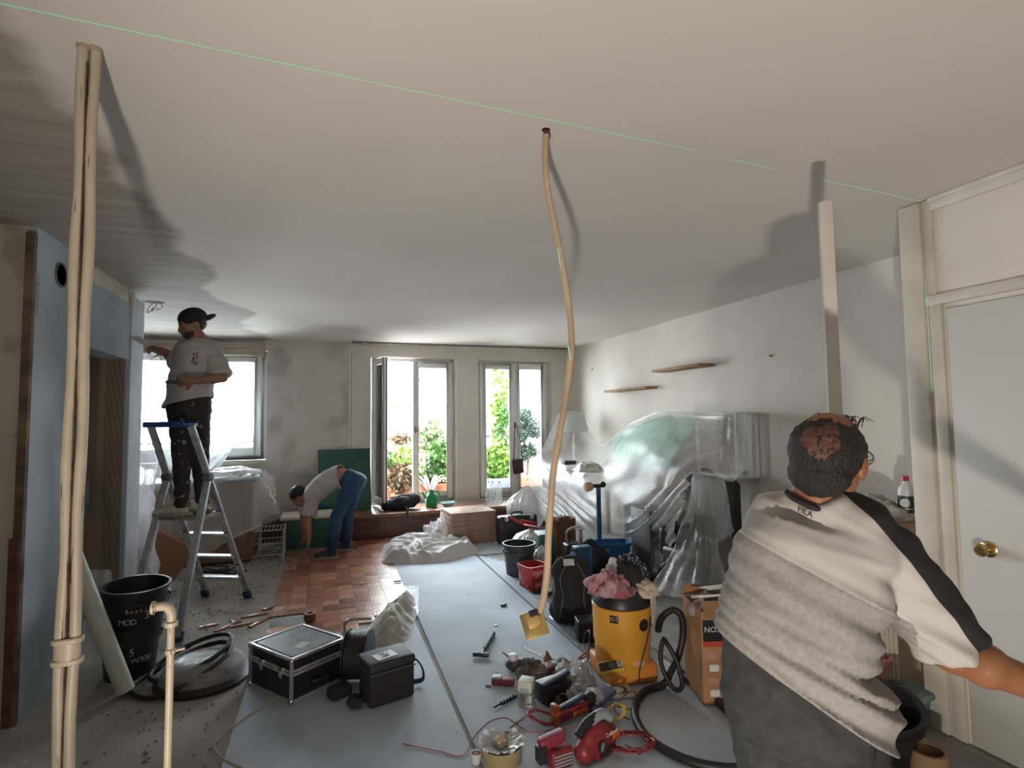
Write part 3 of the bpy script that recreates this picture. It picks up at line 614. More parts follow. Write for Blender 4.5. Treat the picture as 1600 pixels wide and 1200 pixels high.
def person(label, J, face, skin, shirt, trouser, shoe, sleeve=.75, vox=.010, armr=1., wide=1., deep=1., hup=(0, 0, 1), base=None, shirt_fold=None, tr_fold=None, hands=None, hs=1., sleeve_r=.062, leg=1., cloth_vox=None, group=None, hem=None, low=.028, ext=.9, wup=.10):
    base = base or V((J['pelvis'].x, J['pelvis'].y, min(J['an_l'].z, J['an_r'].z)-.08))
    t = thing('person', label, 'person', base); cv = cloth_vox or vox
    g = G(); P, Q = head_shape(g, J['head'], face, hup, hs)
    cap_(g, J['neck']-(J['head']-J['neck'])*.1, J['head']-V(hup)*.03, .060, .052)
    torso(g, J, -.012, wide, deep)
    for q in 'lr':
        cap_(g, J['sh_'+q], J['el_'+q], .050*armr, .040*armr); cap_(g, J['el_'+q], J['wr_'+q], .042*armr, .027*armr)
        m_ = J['el_'+q].lerp(J['wr_'+q], .3); g.ball(m_, .044*armr)
        cap_(g, J['hip_'+q], J['kn_'+q], .074*leg, .050*leg); cap_(g, J['kn_'+q], J['an_'+q], .050*leg, .036*leg); g.ball(J['kn_'+q].lerp(J['an_'+q], .3), .052*leg)
        hd, hn, cu = (hands or {}).get(q, ((J['wr_'+q]-J['el_'+q]), V((0, 0, -1)), .5)); hand(g, J['wr_'+q], hd, hn, 1.05*armr**.5, cu, 1 if q == 'l' else -1)
        td = V(J['toe_'+q]).normalized(); cap_(g, J['an_'+q]-td*.03, J['an_'+q]+td*.13-V((0, 0, .045)), .035, .028)
    finish('body', blob(g, vox, 2), skin, t, world=True, ang=180)
    eyes(P, Q, t, hs)
    g = G(); torso(g, J, .010, wide, deep, low, ext)
    for q in 'lr':
        e = J['sh_'+q].lerp(J['el_'+q], sleeve); g.cyl(J['sh_'+q], e, .064*armr, sleeve_r, 18); g.ball(J['sh_'+q], .066*armr); cap_(g, J['sh_'+q], J['neck'].lerp(J['sh_'+q], .30)-(J['head']-J['neck'])*.18, .064*armr, .062)
        # an open sleeve end: dished inwards is enough at this distance
    me = blob(g, cv, 5, shirt_fold or folds(.006, 9, (0, 0, 1)))
    if hem:
        b_ = bmesh.new(); b_.from_mesh(me); hp, hn_ = hem; bmesh.ops.bisect_plane(b_, geom=b_.verts[:]+b_.edges[:]+b_.faces[:], plane_co=hp, plane_no=hn_, clear_outer=True)
        kill = []; seen = set(); ch_ = J['chest']                   # keep the torso piece only
        b_.to_mesh(me); b_.free()
    finish('shirt', me, shirt, t, world=True, ang=180, thick=.004 if hem else 0)
    g = G(); pe = J['pelvis']
    la0 = (J['hip_r']-J['hip_l']).normalized(); ax = (J['waist']-pe).normalized(); la0 = (la0-ax*la0.dot(ax)).normalized(); fb = ax.cross(la0)
    ring_loft(g, [(pe-ax*.13, la0, fb, .10*wide, .09*deep), (pe-ax*.07, la0, fb, .165*wide, .12*deep), (pe, la0, fb, .175*wide, .125*deep), (pe+ax*.06, la0, fb, .168*wide, .118*deep), (pe+ax*.10, la0, fb, .162*wide, .114*deep), (pe+ax*(wup+.001), la0, fb, .160*wide, .113*deep)])
    for q in 'lr':
        cap_(g, J['hip_'+q], J['kn_'+q], .098*leg, .072*leg, 18); cap_(g, J['kn_'+q], J['an_'+q]+V((0, 0, .0)), .072*leg, .056*leg, 18)
    finish('trousers', blob(g, cv, 4, tr_fold or folds(.006, 10, (0, 0, 1), .6)), trouser, t, world=True, ang=180)
    for q in 'lr':
        td = V(J['toe_'+q]); td.z = 0; td.normalize(); a = J['an_'+q]; sd = td.cross(V((0, 0, 1))); gz = a.z-.085
        g = G(); Qs = Matrix((sd, td, V((0, 0, 1)))).transposed()
        g.ball(V((a.x, a.y, gz+.045))+td*.00, (.042, .055, .05), Qs); g.ball(V((a.x, a.y, gz+.030))+td*.13, (.048, .075, .032), Qs); g.ball(V((a.x, a.y, gz+.045))+td*.06, (.043, .08, .045), Qs); cap_(g, V((a.x, a.y, gz+.05)), V((a.x, a.y, gz+.10)), .045, .048)
        sh = finish('shoe', blob(g, .008, 3), shoe, t, world=True, ang=180)
        g = G(); cc = V((a.x, a.y, gz+.012)); n = 20
        g.add([cc+td*(.065+.145*math.cos(2*math.pi*k/n))+sd*(.047*math.sin(2*math.pi*k/n)*(1+.12*math.cos(2*math.pi*k/n)))+V((0, 0, z)) for z in (-.012, .012) for k in range(n)], [tuple(range(n-1, -1, -1)), tuple(range(n, 2*n))]+[(i, (i+1) % n, n+(i+1) % n, n+i) for i in range(n)])
        g.build('sole', mat('shoe_sole', (.30, .27, .23), .8), sh, world=True)
    return t, P, Q
# ---------------------------------------------------------------- aluminium step ladder
M_alu = mat('ladder_aluminium', (.55, .56, .60), .38, .75, var=.25, vs=14)
M_bluep = mat('blue_plastic', (.02, .05, .22), .45, var=.3, vs=20)
LB, LC, LA, LD = fl(388, 934), fl(322, 932), fl(277, 1003), fl(198, 975)
LD = LA+(LC-LB)*1.02
nrm = (LA-LB).cross(V((0, 0, 1))); rr = ray(325, 745); HN = CO+rr*((LB-CO).dot(nrm)/rr.dot(nrm))
HF = HN+(LC-LB)*.86; HF.z = HN.z
lad = thing('step_ladder', 'aluminium step ladder with blue top tray, man in cap standing on its platform', 'ladder', (LA+LB+LC+LD)/4)
TN = HN+(HN-LB)*.36; TF = HF+(HF-LC)*.36
sd = (LC-LB).normalized()
for a, b in ((LB, TN), (LC, TF), (LA, HN), (LD, HF)):
    g = G(); g.bar(a+V((0, 0, .03)), b, .022, .055, up=tuple(sd)); r_ = g.build('rail', M_alu, lad, world=True, bevel=.003)
    for k in (.22, .42, .62):
        q = a.lerp(b, k); G().cyl(q-sd*.014, q+sd*.014, .007, n=10).build('rivet', M_dark, r_, world=True)
    g = G(); dd = (b-a).normalized(); g.bar(a+V((0, 0, .002)), a+dd*.07, .034, .066, up=tuple(sd)); g.build('foot_cap', mat('rubber_blue', (.03, .06, .11), .7), r_, world=True, bevel=.005)
ZP = at(285, 804, 1, (HN.y+LB.y)/2).z
ZP = .83
def on(a, b, z): return a.lerp(b, (z-a.z)/(b.z-a.z))
for k in range(1, 4):
    z = ZP*k/4; a, b = on(LB, HN, z), on(LC, HF, z); G().bar(a, b, .075, .022).build('step', M_alu, lad, world=True, bevel=.003)
pc = [on(LB, HN, ZP), on(LC, HF, ZP), on(LD, HF, ZP), on(LA, HN, ZP)]
ctr = sum(pc, V())/4; pc = [ctr+(p-ctr)*1.12 for p in pc]
pc = [p+(ctr-p)*0 for p in pc]
g = G(); g.add([p-V((0, 0, .03)) for p in pc]+pc, [(3, 2, 1, 0), (4, 5, 6, 7), (0, 1, 5, 4), (1, 2, 6, 5), (2, 3, 7, 6), (3, 0, 4, 7)]); g.build('platform', mat('dusty_platform', (.22, .20, .18), .8, var=.2, vs=20), lad, world=True, bevel=.004)
g = G(); g.bar(TN, TF, .17, .03); g.build('tray', M_bluep, lad, world=True, bevel=.01)
tm = (TN+TF)/2; g = G()
for s_ in (-1, 1): g.bar(TN+(LA-LB).normalized()*.08*s_+V((0, 0, .018)), TF+(LA-LB).normalized()*.08*s_+V((0, 0, .018)), .012, .02)
g.build('tray_rim', M_bluep, lad, world=True, bevel=.003)
for a, b in ((HN, HN), (HF, HF)): G().cyl(a-sd*.03, a+sd*.03, .035, n=18).build('hinge', mat('grey_hinge', (.12, .12, .13), .5), lad, world=True, bevel=.003)
# ---------------------------------------------------------------- man on the ladder
D1 = (ctr-CO).dot(_f)
def J1(x, y, d=0): return dp(x, y, D1+d)
face1 = (-_r*.62-V((_f.x, _f.y, 0))*.72+V((0, 0, -.38)))
def hemline(J_, a, b):                              # plane through two points of the hem, level from front to back
    n_ = (b-a).cross(V((_f.x, _f.y, .0))).normalized(); return (a, n_ if n_.z < 0 else -n_)
toe = (-_r*.95+V((_f.x, _f.y, 0))*-.15)
J = dict(head=J1(300, 507), neck=J1(313, 532, .02), chest=J1(306, 565), waist=J1(298, 605), pelvis=J1(296, 640), sh_r=J1(288, 546, -.02), sh_l=J1(332, 548, .02), el_r=J1(274, 568, .18), wr_r=J1(256, 549, .10), el_l=J1(348, 590, -.07), wr_l=J1(302, 595, -.24),
         hip_l=J1(310, 650, .02), hip_r=J1(282, 650, -.02), kn_l=J1(313, 715, .03), kn_r=J1(284, 722, -.07), an_l=J1(316, 784, .06), an_r=J1(284, 784, -.09), toe_l=toe, toe_r=toe)
for q in 'lr': J['an_'+q].z = ZP+.088
def spot_shirt():
    s = N('grey_tee', .85); o = s.obj(); s.color(s.mix(s.ramp(s.noise(o, 7, 4), .4, .7), (.36, .335, .33), (.44, .41, .405))); s.bump(s.noise(o, 60, 3), .1, .003); return s.m
def splash(name, a, b, sc_=28, lo=.64):
    s = N(name, .85); o = s.obj(); s.color(s.mix(s.ramp(s.noise(o, sc_, 3), lo, lo+.03), a, b)); return s.m
man1, P1, Q1 = person('man on the ladder in a backwards black cap and light t-shirt, holding a trowel', J, face1, mat('skin_olive', (.25, .125, .08), .55, var=.12, vs=10), spot_shirt(), splash('paint_splashed_black', (.022, .020, .022), (.25, .24, .23)), mat('dusty_shoe', (.55, .50, .43), .85, var=.2, vs=20), sleeve=.92, vox=.010, sleeve_r=.074, wide=.88, deep=.9, hs=.98, leg=.86, hem=hemline(0, J1(262, 638), J1(335, 618)),
    shirt_fold=folds(.008, 9, tuple(_r*.8+_u*.3)), tr_fold=folds(.006, 11, tuple(_r*.8+_u*.2)), hands={'r': (-_r+_u*.35, -_u-_f*.5, .9), 'l': (-_r*.95-_u*.1-_f*.2, _f*.8+_u*.3, 1.0)})
# cap worn back to front
g = G(); g.ball(P1(0, -.022, .048), (.090, .108, .082), Q1, 22, 14); cp = finish('cap', blob(g, .008, 2), mat('black_cap', (.010, .009, .012), .8), man1, world=True)
g = G(); g.ball(P1(0, -.135, .022), (.064, .066, .022), Q1 @ Matrix.Rotation(R(-8), 3, 'X'), 18, 8); g.build('peak', MATS['black_cap'], cp, world=True)
g = G(); g.ball(P1(0, -.045, -.01), (.072, .060, .055), Q1); g.build('hair', M_hair, man1, world=True)
g = G(); g.ball(P1(0, .036, -.066), (.0575, .0585, .052), Q1, 20, 14)
g.ball(P1(0, .094, -.046), (.024, .008, .005), Q1); g.build('beard', mat('beard', (.035, .022, .017), .8, bump=.6, bs=120), man1, world=True)
# printed number on the chest
cf = (J['chest']+J['neck'])/2; nrm1 = (-_f*.86-_r*.50); nrm1.z = .12; nrm1.normalize()
q = dp(307, 557, (cf-CO).dot(_f)-.20)
lx = V((0, 0, 1)).cross(nrm1).normalized(); q = cf*0+dp(305, 557, D1-.155)
mesh_text('shirt_print', '2', .075, mat('print_black', (.02, .02, .02), .8), man1, MW[man1].inverted() @ frame(q-lx*.025, lx, nrm1)); mesh_text('shirt_print', '5', .075, mat('print_red', (.35, .03, .04), .8), man1, MW[man1].inverted() @ frame(q+lx*.022, lx, nrm1))
mesh_text('shirt_print', 'WORK', .030, MATS['print_black'], man1, MW[man1].inverted() @ frame(q-V((0, 0, .05))-lx*.01, lx-V((0, 0, .35)), nrm1))
# the tools he holds
h = J['wr_r']+(-_r+_u*.35).normalized()*.09
t = thing('trowel', 'long flat trowel in the raised hand of the man on the ladder', 'trowel', h)
g = G(); g.bar(h+_r*.06-_u*.03, h-_r*.16+_u*.09, .004, .09, up=tuple(_f+_u*.25)); g.build('blade', mat('steel', (.55, .55, .56), .3, .9), t, world=True); g = G(); g.tube([h+_r*.07-_u*.055, h-_r*.05-_u*.0], .013); g.build('grip', mat('tan_grip', (.28, .19, .11), .7), t, world=True)
h = J['wr_l']+(-_r*.95-_u*.1-_f*.2).normalized()*.09
t = thing('filling_knife', 'filling knife in the lower hand of the man on the ladder', 'trowel', h)
G().tube([h+_r*.04, h-_r*.10+_u*.0], .014).build('grip', mat('grey_grip', (.10, .11, .10), .6), t, world=True); g = G(); g.bar(h-_r*.10, h-_r*.24-_u*.02, .07, .003, up=tuple(_u)); g.build('blade', MATS['steel'], t, world=True)
# ---------------------------------------------------------------- man bending down
fB = fl(512, 872); D2 = (fB-CO).dot(_f)
def J2(x, y, d=0): return dp(x, y, D2+d)
toe = -_r
J = dict(head=J2(468, 776, .0), neck=J2(484, 768), chest=J2(507, 757), waist=J2(532, 744), pelvis=J2(551, 752), sh_l=J2(489, 777, -.15), sh_r=J2(486, 774, .15), el_l=J2(481, 812, -.18), wr_l=J2(483, 842, -.16), el_r=J2(474, 806, .22), wr_r=J2(476, 838, .26),
         hip_l=J2(549, 762, -.09), hip_r=J2(553, 758, .09), kn_l=J2(525, 808, -.12), kn_r=J2(545, 800, .14), an_l=J2(518, 862, -.06), an_r=J2(542, 845, .30), toe_l=toe-_f*.1, toe_r=toe)
J['an_l'].z = .10; J['an_r'].z = .10
man2, P2, Q2 = person('man in blue jeans and light t-shirt bending down to lift the parquet', J, (-_r*.45-V((0, 0, .9))), M_skin1, mat('beige_tee', (.40, .37, .35), .85, var=.15, vs=8), mat('blue_jeans', (.025, .075, .16), .8, col2=(.012, .035, .09), vs=9), mat('dark_trainer', (.05, .055, .06), .7), sleeve=.8, vox=.012, sleeve_r=.08, wide=.88, deep=.92, hup=(-.9, 0, .45), leg=.92, low=.02, hem=(J2(537, 752), (_r*.95+V((0, 0, .25))).normalized()),
    shirt_fold=folds(.008, 8, (0, 0, 1)), tr_fold=folds(.007, 9, tuple(_r*.3+_u)), hands={'l': (V((0, 0, -1))-_r*.1, -_r, .6), 'r': (V((0, 0, -1))-_r*.2, -_r, .6)})
g = G(); g.ball(P2(0, -.03, .035), (.084, .100, .088), Q2, 20, 12); finish('hair', blob(g, .009, 1, lambda c, n: .004*noise.noise(c*60)), M_hair, man2, world=True)
# ---------------------------------------------------------------- man in the foreground, from behind
D3 = 1.42
def J3(x, y, d=0): return dp(x, y, D3+d)
bx = J3(1245, 1090, -.02)
J = dict(head=J3(1296, 716, .0), neck=J3(1272, 778, .02), chest=J3(1266, 890, .0), waist=J3(1240, 1010, -.01), pelvis=J3(1243, 1085, -.01), sh_l=J3(1214, 818, .08), sh_r=J3(1385, 868, -.04), el_l=J3(1190, 960, .26), wr_l=J3(1235, 940, .50), el_r=J3(1487, 1018, -.06), wr_r=J3(1668, 1092, -.12),
         hip_l=J3(1205, 1110, .03), hip_r=J3(1290, 1125, -.03), kn_l=J3(1220, 1370, .10), kn_r=J3(1305, 1375, -.02), an_l=J3(1225, 1570, .10), an_r=J3(1325, 1590, .0), toe_l=_f+_r*.2, toe_r=_f+_r*.5)
for q in 'lr': J['an_'+q].z = .09
base3 = V((J['pelvis'].x, J['pelvis'].y, 0))
def shirt3():
    s = N('white_grey_tee', .85); o = s.obj()
    def side(pa, pb, flip):                        # which side of a slanted seam plane a point lies on
        a, b = J3(*pa)-base3, J3(*pb)-base3; n_ = (b-a).cross(_f).normalized()*flip
        d = s.n('ShaderNodeVectorMath', {0: o, 1: tuple(n_)}, operation='DOT_PRODUCT'); return s.math('SUBTRACT', d.outputs['Value'], a.dot(n_))
    low = side((1165, 836), (1374, 942), -1); blk = side((1322, 792), (1482, 1012), 1)
    tex = s.math('MULTIPLY', s.noise(o, 90, 2), 1.)
    grey = s.mix(s.ramp(tex, .35, .65), (.22, .21, .20), (.27, .255, .24)); white = (.42, .40, .375)
    arm = side((1346, 868), (1452, 1130), 1); lowm = s.math('MULTIPLY', s.ramp(low, -.0008, .0008), s.ramp(arm, .0008, -.0008))
    c = s.mix(lowm, white, grey); pip = s.math('MULTIPLY', s.ramp(s.math('ABSOLUTE', low), .004, .0035), s.ramp(arm, .0008, -.0008)); c = s.mix(pip, c, (.48, .45, .42))
    c = s.mix(s.ramp(blk, -.0008, .0008), c, (.012, .011, .015)); s.color(c); s.bump(s.noise(o, 120, 3), .08, .002); return s.m
_a, _b = J3(1400, 1000), J3(1100, 950)
def f3(co, n):
    # drag folds sweeping from the right shoulder blade down to the left hip
    p = co-base3; xr, zu = p.dot(_r), p.dot(_u); t_ = xr*.5+zu; a_ = noise.noise(V((t_*13, xr*3.0, 0)))+.5*noise.noise(V((t_*26, xr*5, 4)))
    lowf = min(1, max(0, (1.22-co.z)/.30)); return (.017*lowf+.005)*(1-abs(a_)*2.4)+.004*noise.noise(p*14)
def f3t(co, n):
    p = co-base3; return .008*(1-2.2*abs(noise.noise(V((p.x*6, p.y*6, p.z*13+p.x*9)))))
man3, P3, Q3 = person('big balding man in a white and grey t-shirt seen from behind, arm stretched right', J, (_r*.80+V((_f.x, _f.y, 0))*.62+V((0, 0, -.02))), M_skin2, shirt3(), mat('charcoal_joggers', (.034, .037, .037), .9, var=.25, vs=30), mat('black_boot', (.02, .02, .02), .7), sleeve=.93, vox=.008, cloth_vox=.008, armr=1.22, sleeve_r=.082, wide=1.02, deep=1.02, hs=1.03, leg=1.05, base=base3, low=.032, wup=.20, ext=1.6, hem=hemline(0, J3(1128, 992), J3(1342, 1128)),
    hup=tuple(V((0, 0, 1))+_r*.16), shirt_fold=f3, tr_fold=f3t, hands={'r': (_r+_u*-.3, -_u, .35), 'l': (_f-_r*.1, -_u, .5)})
# balding crown: short black hair round the back and sides
def hairf(c, n): return .004*noise.noise(c*70)+.003*noise.noise(c*25)
g = G(); g.ball(P3(0, -.020, .020), (.088, .106, .090), Q3, 24, 16); g.ball(P3(0, -.052, -.035), (.076, .066, .062), Q3)
me = blob(g, .006, 1, hairf); bmx = bmesh.new(); bmx.from_mesh(me)
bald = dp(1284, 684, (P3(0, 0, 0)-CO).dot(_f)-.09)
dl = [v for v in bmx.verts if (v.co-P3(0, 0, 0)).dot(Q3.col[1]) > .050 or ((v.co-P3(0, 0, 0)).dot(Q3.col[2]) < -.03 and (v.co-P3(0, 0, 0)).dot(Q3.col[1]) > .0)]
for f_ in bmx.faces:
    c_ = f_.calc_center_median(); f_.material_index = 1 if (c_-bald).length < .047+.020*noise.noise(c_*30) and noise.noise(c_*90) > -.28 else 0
bmesh.ops.delete(bmx, geom=dl, context='VERTS'); bmx.to_mesh(me); bmx.free()
finish('hair', me, [mat('short_black_hair', (.016, .012, .012), .65, bump=.8, bs=140), mat('shaded_thin_scalp', (.095, .038, .024), .55, bump=.5, bs=120)], man3, world=True, ang=180)  # thinly haired scalp, its brown darkened to stand in for shade on the crown
g = G(); rnd = random.Random(4)
for _ in range(34):
    a = P3(rnd.uniform(-.05, .05), rnd.uniform(.0, .06), .098); d = (Q3.col[0]*rnd.uniform(-1, 1)+Q3.col[1]*rnd.uniform(-.6, 1.)+Q3.col[2]*.15); b = a+d*.014+Q3.col[2]*rnd.uniform(.003, .012); c_ = a+d*rnd.uniform(.02, .045)-Q3.col[2]*.004; g.tube(crom([a-Q3.col[2]*.015, b, c_], 4), [.0012]*5+[.0009]*3+[.0004], 4)
g.build('hair_wisps', MATS['short_black_hair'], man3, world=True)['kind'] = 'stuff'
# glasses
g = G(); 
for q in (-1, 1):
    g.tube([P3(q*.034+.026*math.cos(t), .112, .004+.020*math.sin(t)) for t in [2*math.pi*k/16 for k in range(16)]], .0018, 6, closed=True); g.tube([P3(q*.060, .110, .008), P3(q*.080, .05, .008), P3(q*.082, -.01, .002)], .0018, 6)
g.tube([P3(-.009, .114, .006), P3(.009, .114, .006)], .0018, 6); gl_ = g.build('glasses', mat('black_frame', (.015, .015, .018), .3), man3, world=True)
g = G()
for q in (-1, 1): g.lathe([(0, 0), (.025, 0)], 16, P3(q*.034, .112, .004), Q3 @ Matrix.Rotation(R(90), 3, 'X'), 1, .8)
g.build('lens', M_glass, gl_, world=True)
# collar and the maker's letters below it
g = G(); cn = J['neck']+(J['head']-J['neck'])*.10; ax = (J['head']-J['neck']).normalized(); l1 = _r-ax*_r.dot(ax); l1.normalize(); l2 = ax.cross(l1)
g.tube([cn+(l1*math.cos(t)*.070+l2*math.sin(t)*.066)-_u*.022 for t in [2*math.pi*k/28 for k in range(28)]], .008, 8, closed=True, flat=1.0); g.build('collar', mat('black_collar', (.015, .014, .018), .8), man3, world=True)
mesh_text('shirt_print', 'FILA', .021, MATS['print_black'], man3, MW[man3].inverted() @ frame(dp(1258, 800, D3-.120), _r-_u*.45, -_f+_u*.45))
# ================================================================ left side
def base3(L, F, R_, z=0.):                          # box base from three floor corners
    l, f_, r_ = fl(*L, z), fl(*F, z), fl(*R_, z); x = (r_-f_); y = (l-f_); xl, yl = x.length, y.length; x.normalize(); y = (y-x*y.dot(x)).normalized()
    return f_, x, y, xl, yl, math.atan2(x.y, x.x)
M_blk = mat('black_plastic', (.018, .018, .020), .4, var=.2, vs=12)
M_blkf = mat('black_fabric', (.016, .016, .019), .85, bump=.3, bs=90)
M_card = mat('cardboard', (.30, .19, .105), .85, var=.2, vs=7)
M_chrome = mat('chrome', (.6, .6, .62), .2, 1.)
M_rub = mat('black_rubber', (.015, .015, .017), .5)
def pipe_mat():
    s = N('peeling_cream_pipe', .45); o = s.obj(); mp = s.n('ShaderNodeMapping', {'Scale': (60, 60, 5)}); s.t.links.new(o, mp.inputs[0])
    s.color(s.mix(s.ramp(s.noise(mp.outputs[0], 1., 4), .64, .67), s.mix(s.ramp(s.noise(o, 8, 4), .3, .7), (.47, .40, .30), (.38, .32, .235)), (.10, .06, .038))); s.bump(s.noise(mp.outputs[0], 1.5, 4), .3, .003); return s.m
M_pipe = pipe_mat()
pa = at(131, 72, 2, CEIL); pb = at(148, 92, 2, CEIL)
t = thing('heating_pipes', 'pair of cream peeling pipes running floor to ceiling at the left', 'pipe', (pa.x, pa.y, 0))
px_ = pa; d12 = V((pb.x-pa.x, pb.y-pa.y, 0)); d12 = _r*.025+_f*.010; d12.z = 0
for k, rr_ in enumerate((0.0148, .0132)):
    g = G(); o_ = d12*k; pts = [(o_.x+.003*math.sin(i*1.3+k*2), o_.y, CEIL*i/24) for i in range(25)]; g.tube(pts, [rr_*(1+.05*math.sin(i*2.1)) for i in range(25)], 18); g.build('pipe', M_pipe, t)
g = G(); g.bar((d12.x*.5, d12.y*.5-.008, 0), (d12.x*.5, d12.y*.5-.008, CEIL-.05), .009, .004); g.build('rust_gap', mat('rust_brown', (.09, .05, .03), .9, var=.6, vs=30), t)
cz = dp(95, 1030, (V((pa.x, pa.y, 1.2))-CO).dot(_f)).z
for dz in (0, .055):
    g = G(); g.tube([(V((math.cos(a), math.sin(a), 0))*.0185+d12*(1 if math.cos(a-math.atan2(d12.y, d12.x)) > 0 else 0)).to_tuple()[:2]+(cz+dz,) for a in [2*math.pi*k/24 for k in range(24)]], .005, 8, closed=True, flat=1.6); g.build('clamp', M_pipe, t)
G().lathe([(.0215, cz-.005), (.0215, cz+.06)], 18, (d12.x*.5, d12.y*.5, 0), sx=1.4).build('sleeve', M_pipe, t)
for k in range(2): G().lathe([(.015, CEIL-.012), (.018, CEIL-.006), (.018, CEIL-.001)], 18, (d12.x*k, d12.y*k, 0)).build('ceiling_rose', M_brown, t)
# slim pipe stub with an elbow
q = dp(268, 950, 1.30); t = thing('pipe_stub', 'slim cream pipe with an elbow standing in front of the black buckets', 'pipe', (q.x, q.y, 0))
g = G(); g.tube([(0, 0, 0), (0, 0, .4), (0, 0, q.z-.03)], .0082, 16); g.build('pipe', M_pipe, t)
g = G(); e = [(0, 0, q.z-.035), (0, 0, q.z-.015), (-.008, .0, q.z+.002), (-.022, .0, q.z+.006), (-.034, 0, q.z+.005)]; g.tube(crom(e, 4), .0100, 16); g.build('elbow', M_pipe, t)
g = G(); g.cyl((0, 0, q.z-.042), (0, 0, q.z-.032), 0.0148); g.build('collar', M_pipe, t); G().cyl((-.034, 0, q.z+.005), (-.041, 0, q.z+.005), 0.0148).build('collar', M_pipe, t)
G().cyl((-.0405, 0, q.z+.005), (-.043, 0, q.z+.005), .007).build('opening', M_dark, t)
zc = dp(265, 1016, 1.30).z
G().cyl((0, 0, zc-.005), (0, 0, zc+.005), .0115).build('clamp', M_pipe, t); G().cyl((.012, 0, zc), (.030, 0, zc+.003), .003).build('clamp_screw', M_pipe, t)
# white roll leaning on the wall, with a film bag behind it
b0 = fl(196, 1088); b1 = dp(112, 872, (b0-CO).dot(_f)-.02); b1 = b1+(b1-b0)*.25
t = thing('leaning_tube', 'long whitish-green cardboard tube leaning left of the black buckets', 'tube', b0)
dd = (b1-b0).normalized(); g = G(); g.tube([b0+V((0, 0, .03))+dd*k*.1 for k in range(int((b1-b0).length/.1))], .046, 20); g.build('tube', mat('pale_tube', (.44, .47, .42), .6, var=.1, vs=5), t, world=True)
G().lathe([(0, 0), (.038, 0)], 20, b0+V((0, 0, .03))-dd*.001, rot_to(-dd)).build('tube_end', M_dark, t, world=True)
rows = []
for i in range(14):
    row = []
    for k in range(14):
        u_, v_ = k/13, i/13; x = 112+80*u_; y = 890+225*v_-25*u_*v_; row.append(dp(x-18*(1-v_)*u_, y, 3.48+.10*noise.noise(V((u_*4, v_*5, 1)))+.05*math.sin(u_*9+v_*3)))
    rows.append([V((max(p.x, XL+.03), p.y, max(p.z, .01))) for p in row])
tag(G().surf(rows).build('film_sheet', M_film_thin, sub=1), 'crumpled clear film hanging behind the leaning tube', 'plastic sheet')
# stacked mortar buckets
def bucket(name, label, c, r0, r1, h, m, group=None, fill=None, rim=.012, handle_=True, hm=None, rz=0, rot=None, cat='bucket'):
    t = thing(name, label, cat, c, rz, group, rot)
    w_ = .004; g = G(); g.lathe([(0, 0), (r0, 0), (r0+(r1-r0)*.72, h*.72), (r1*1.04, h*.73), (r1*1.045, h*.80), (r1*.985, h*.81), (r1, h-.015), (r1+rim, h-.012), (r1+rim, h), (r1-w_, h), (r0-w_, .01), (0, .01)], 40); g.build('shell', m, t, bevel=0)
    if handle_:
        g = G(); g.tube([(r1*1.05*math.cos(a), r1*1.05*math.sin(a)*.35-r1*.25*math.sin(a)*0-.0, h*.80-r1*.75*math.sin(a)) for a in [math.pi*k/16 for k in range(17)]], .0035, 6); g.build('handle', hm or M_chrome, t)
        for q in (-1, 1): G().cyl((q*r1*1.0, 0, h*.80), (q*r1*1.07, 0, h*.80), .012, n=10).build('handle_lug', m, t)
    if fill: G().lathe([(0, 0), (r1*.9, 0)], 24, (0, 0, h*.72)).build('contents', fill, t)
    return t
def wrap_text(par, txt, size, r, z, a0, m, tilt=0.):                # letters laid round a bucket wall
    for i, ch in enumerate(txt):
        if ch == ' ': continue
        a = a0+i*size*.66/r; n_ = V((math.cos(a), math.sin(a), 0)); mesh_text('lettering', ch, size, m, par, frame(n_*(r+.0015)+V((0, 0, z+i*tilt)), V((-n_.y, n_.x, 0)), n_))
M_ink = mat('grey_print', (.42, .43, .44), .7)
ca = math.atan2(-1, .3)
bc = fl(203, 1052); bk1 = bucket('mortar_bucket', 'lower black mortar bucket with white dog print, under the other', (bc.x, bc.y, .0), .132, .160, .31, M_blk, 'stacked mortar buckets')
bk2 = bucket('mortar_bucket', 'upper open black mortar bucket set in the lower one', (bc.x+.015, bc.y, .215), .140, .176, .33, M_blk, 'stacked mortar buckets', rot=(R(3), R(2), 0))
wrap_text(bk2, 'Bostik', .036, .163, .215, ca-.28, M_ink); wrap_text(bk2, 'MOD', .046, .157, .150, ca-.45, M_ink); wrap_text(bk2, '37', .066, .163, .18, ca+.35, M_ink)
wrap_text(bk1, 'WOOD', .040, .150, .12, ca+.12, M_ink); wrap_text(bk1, '2,5', .06, .152, .17, ca-.5, M_ink)
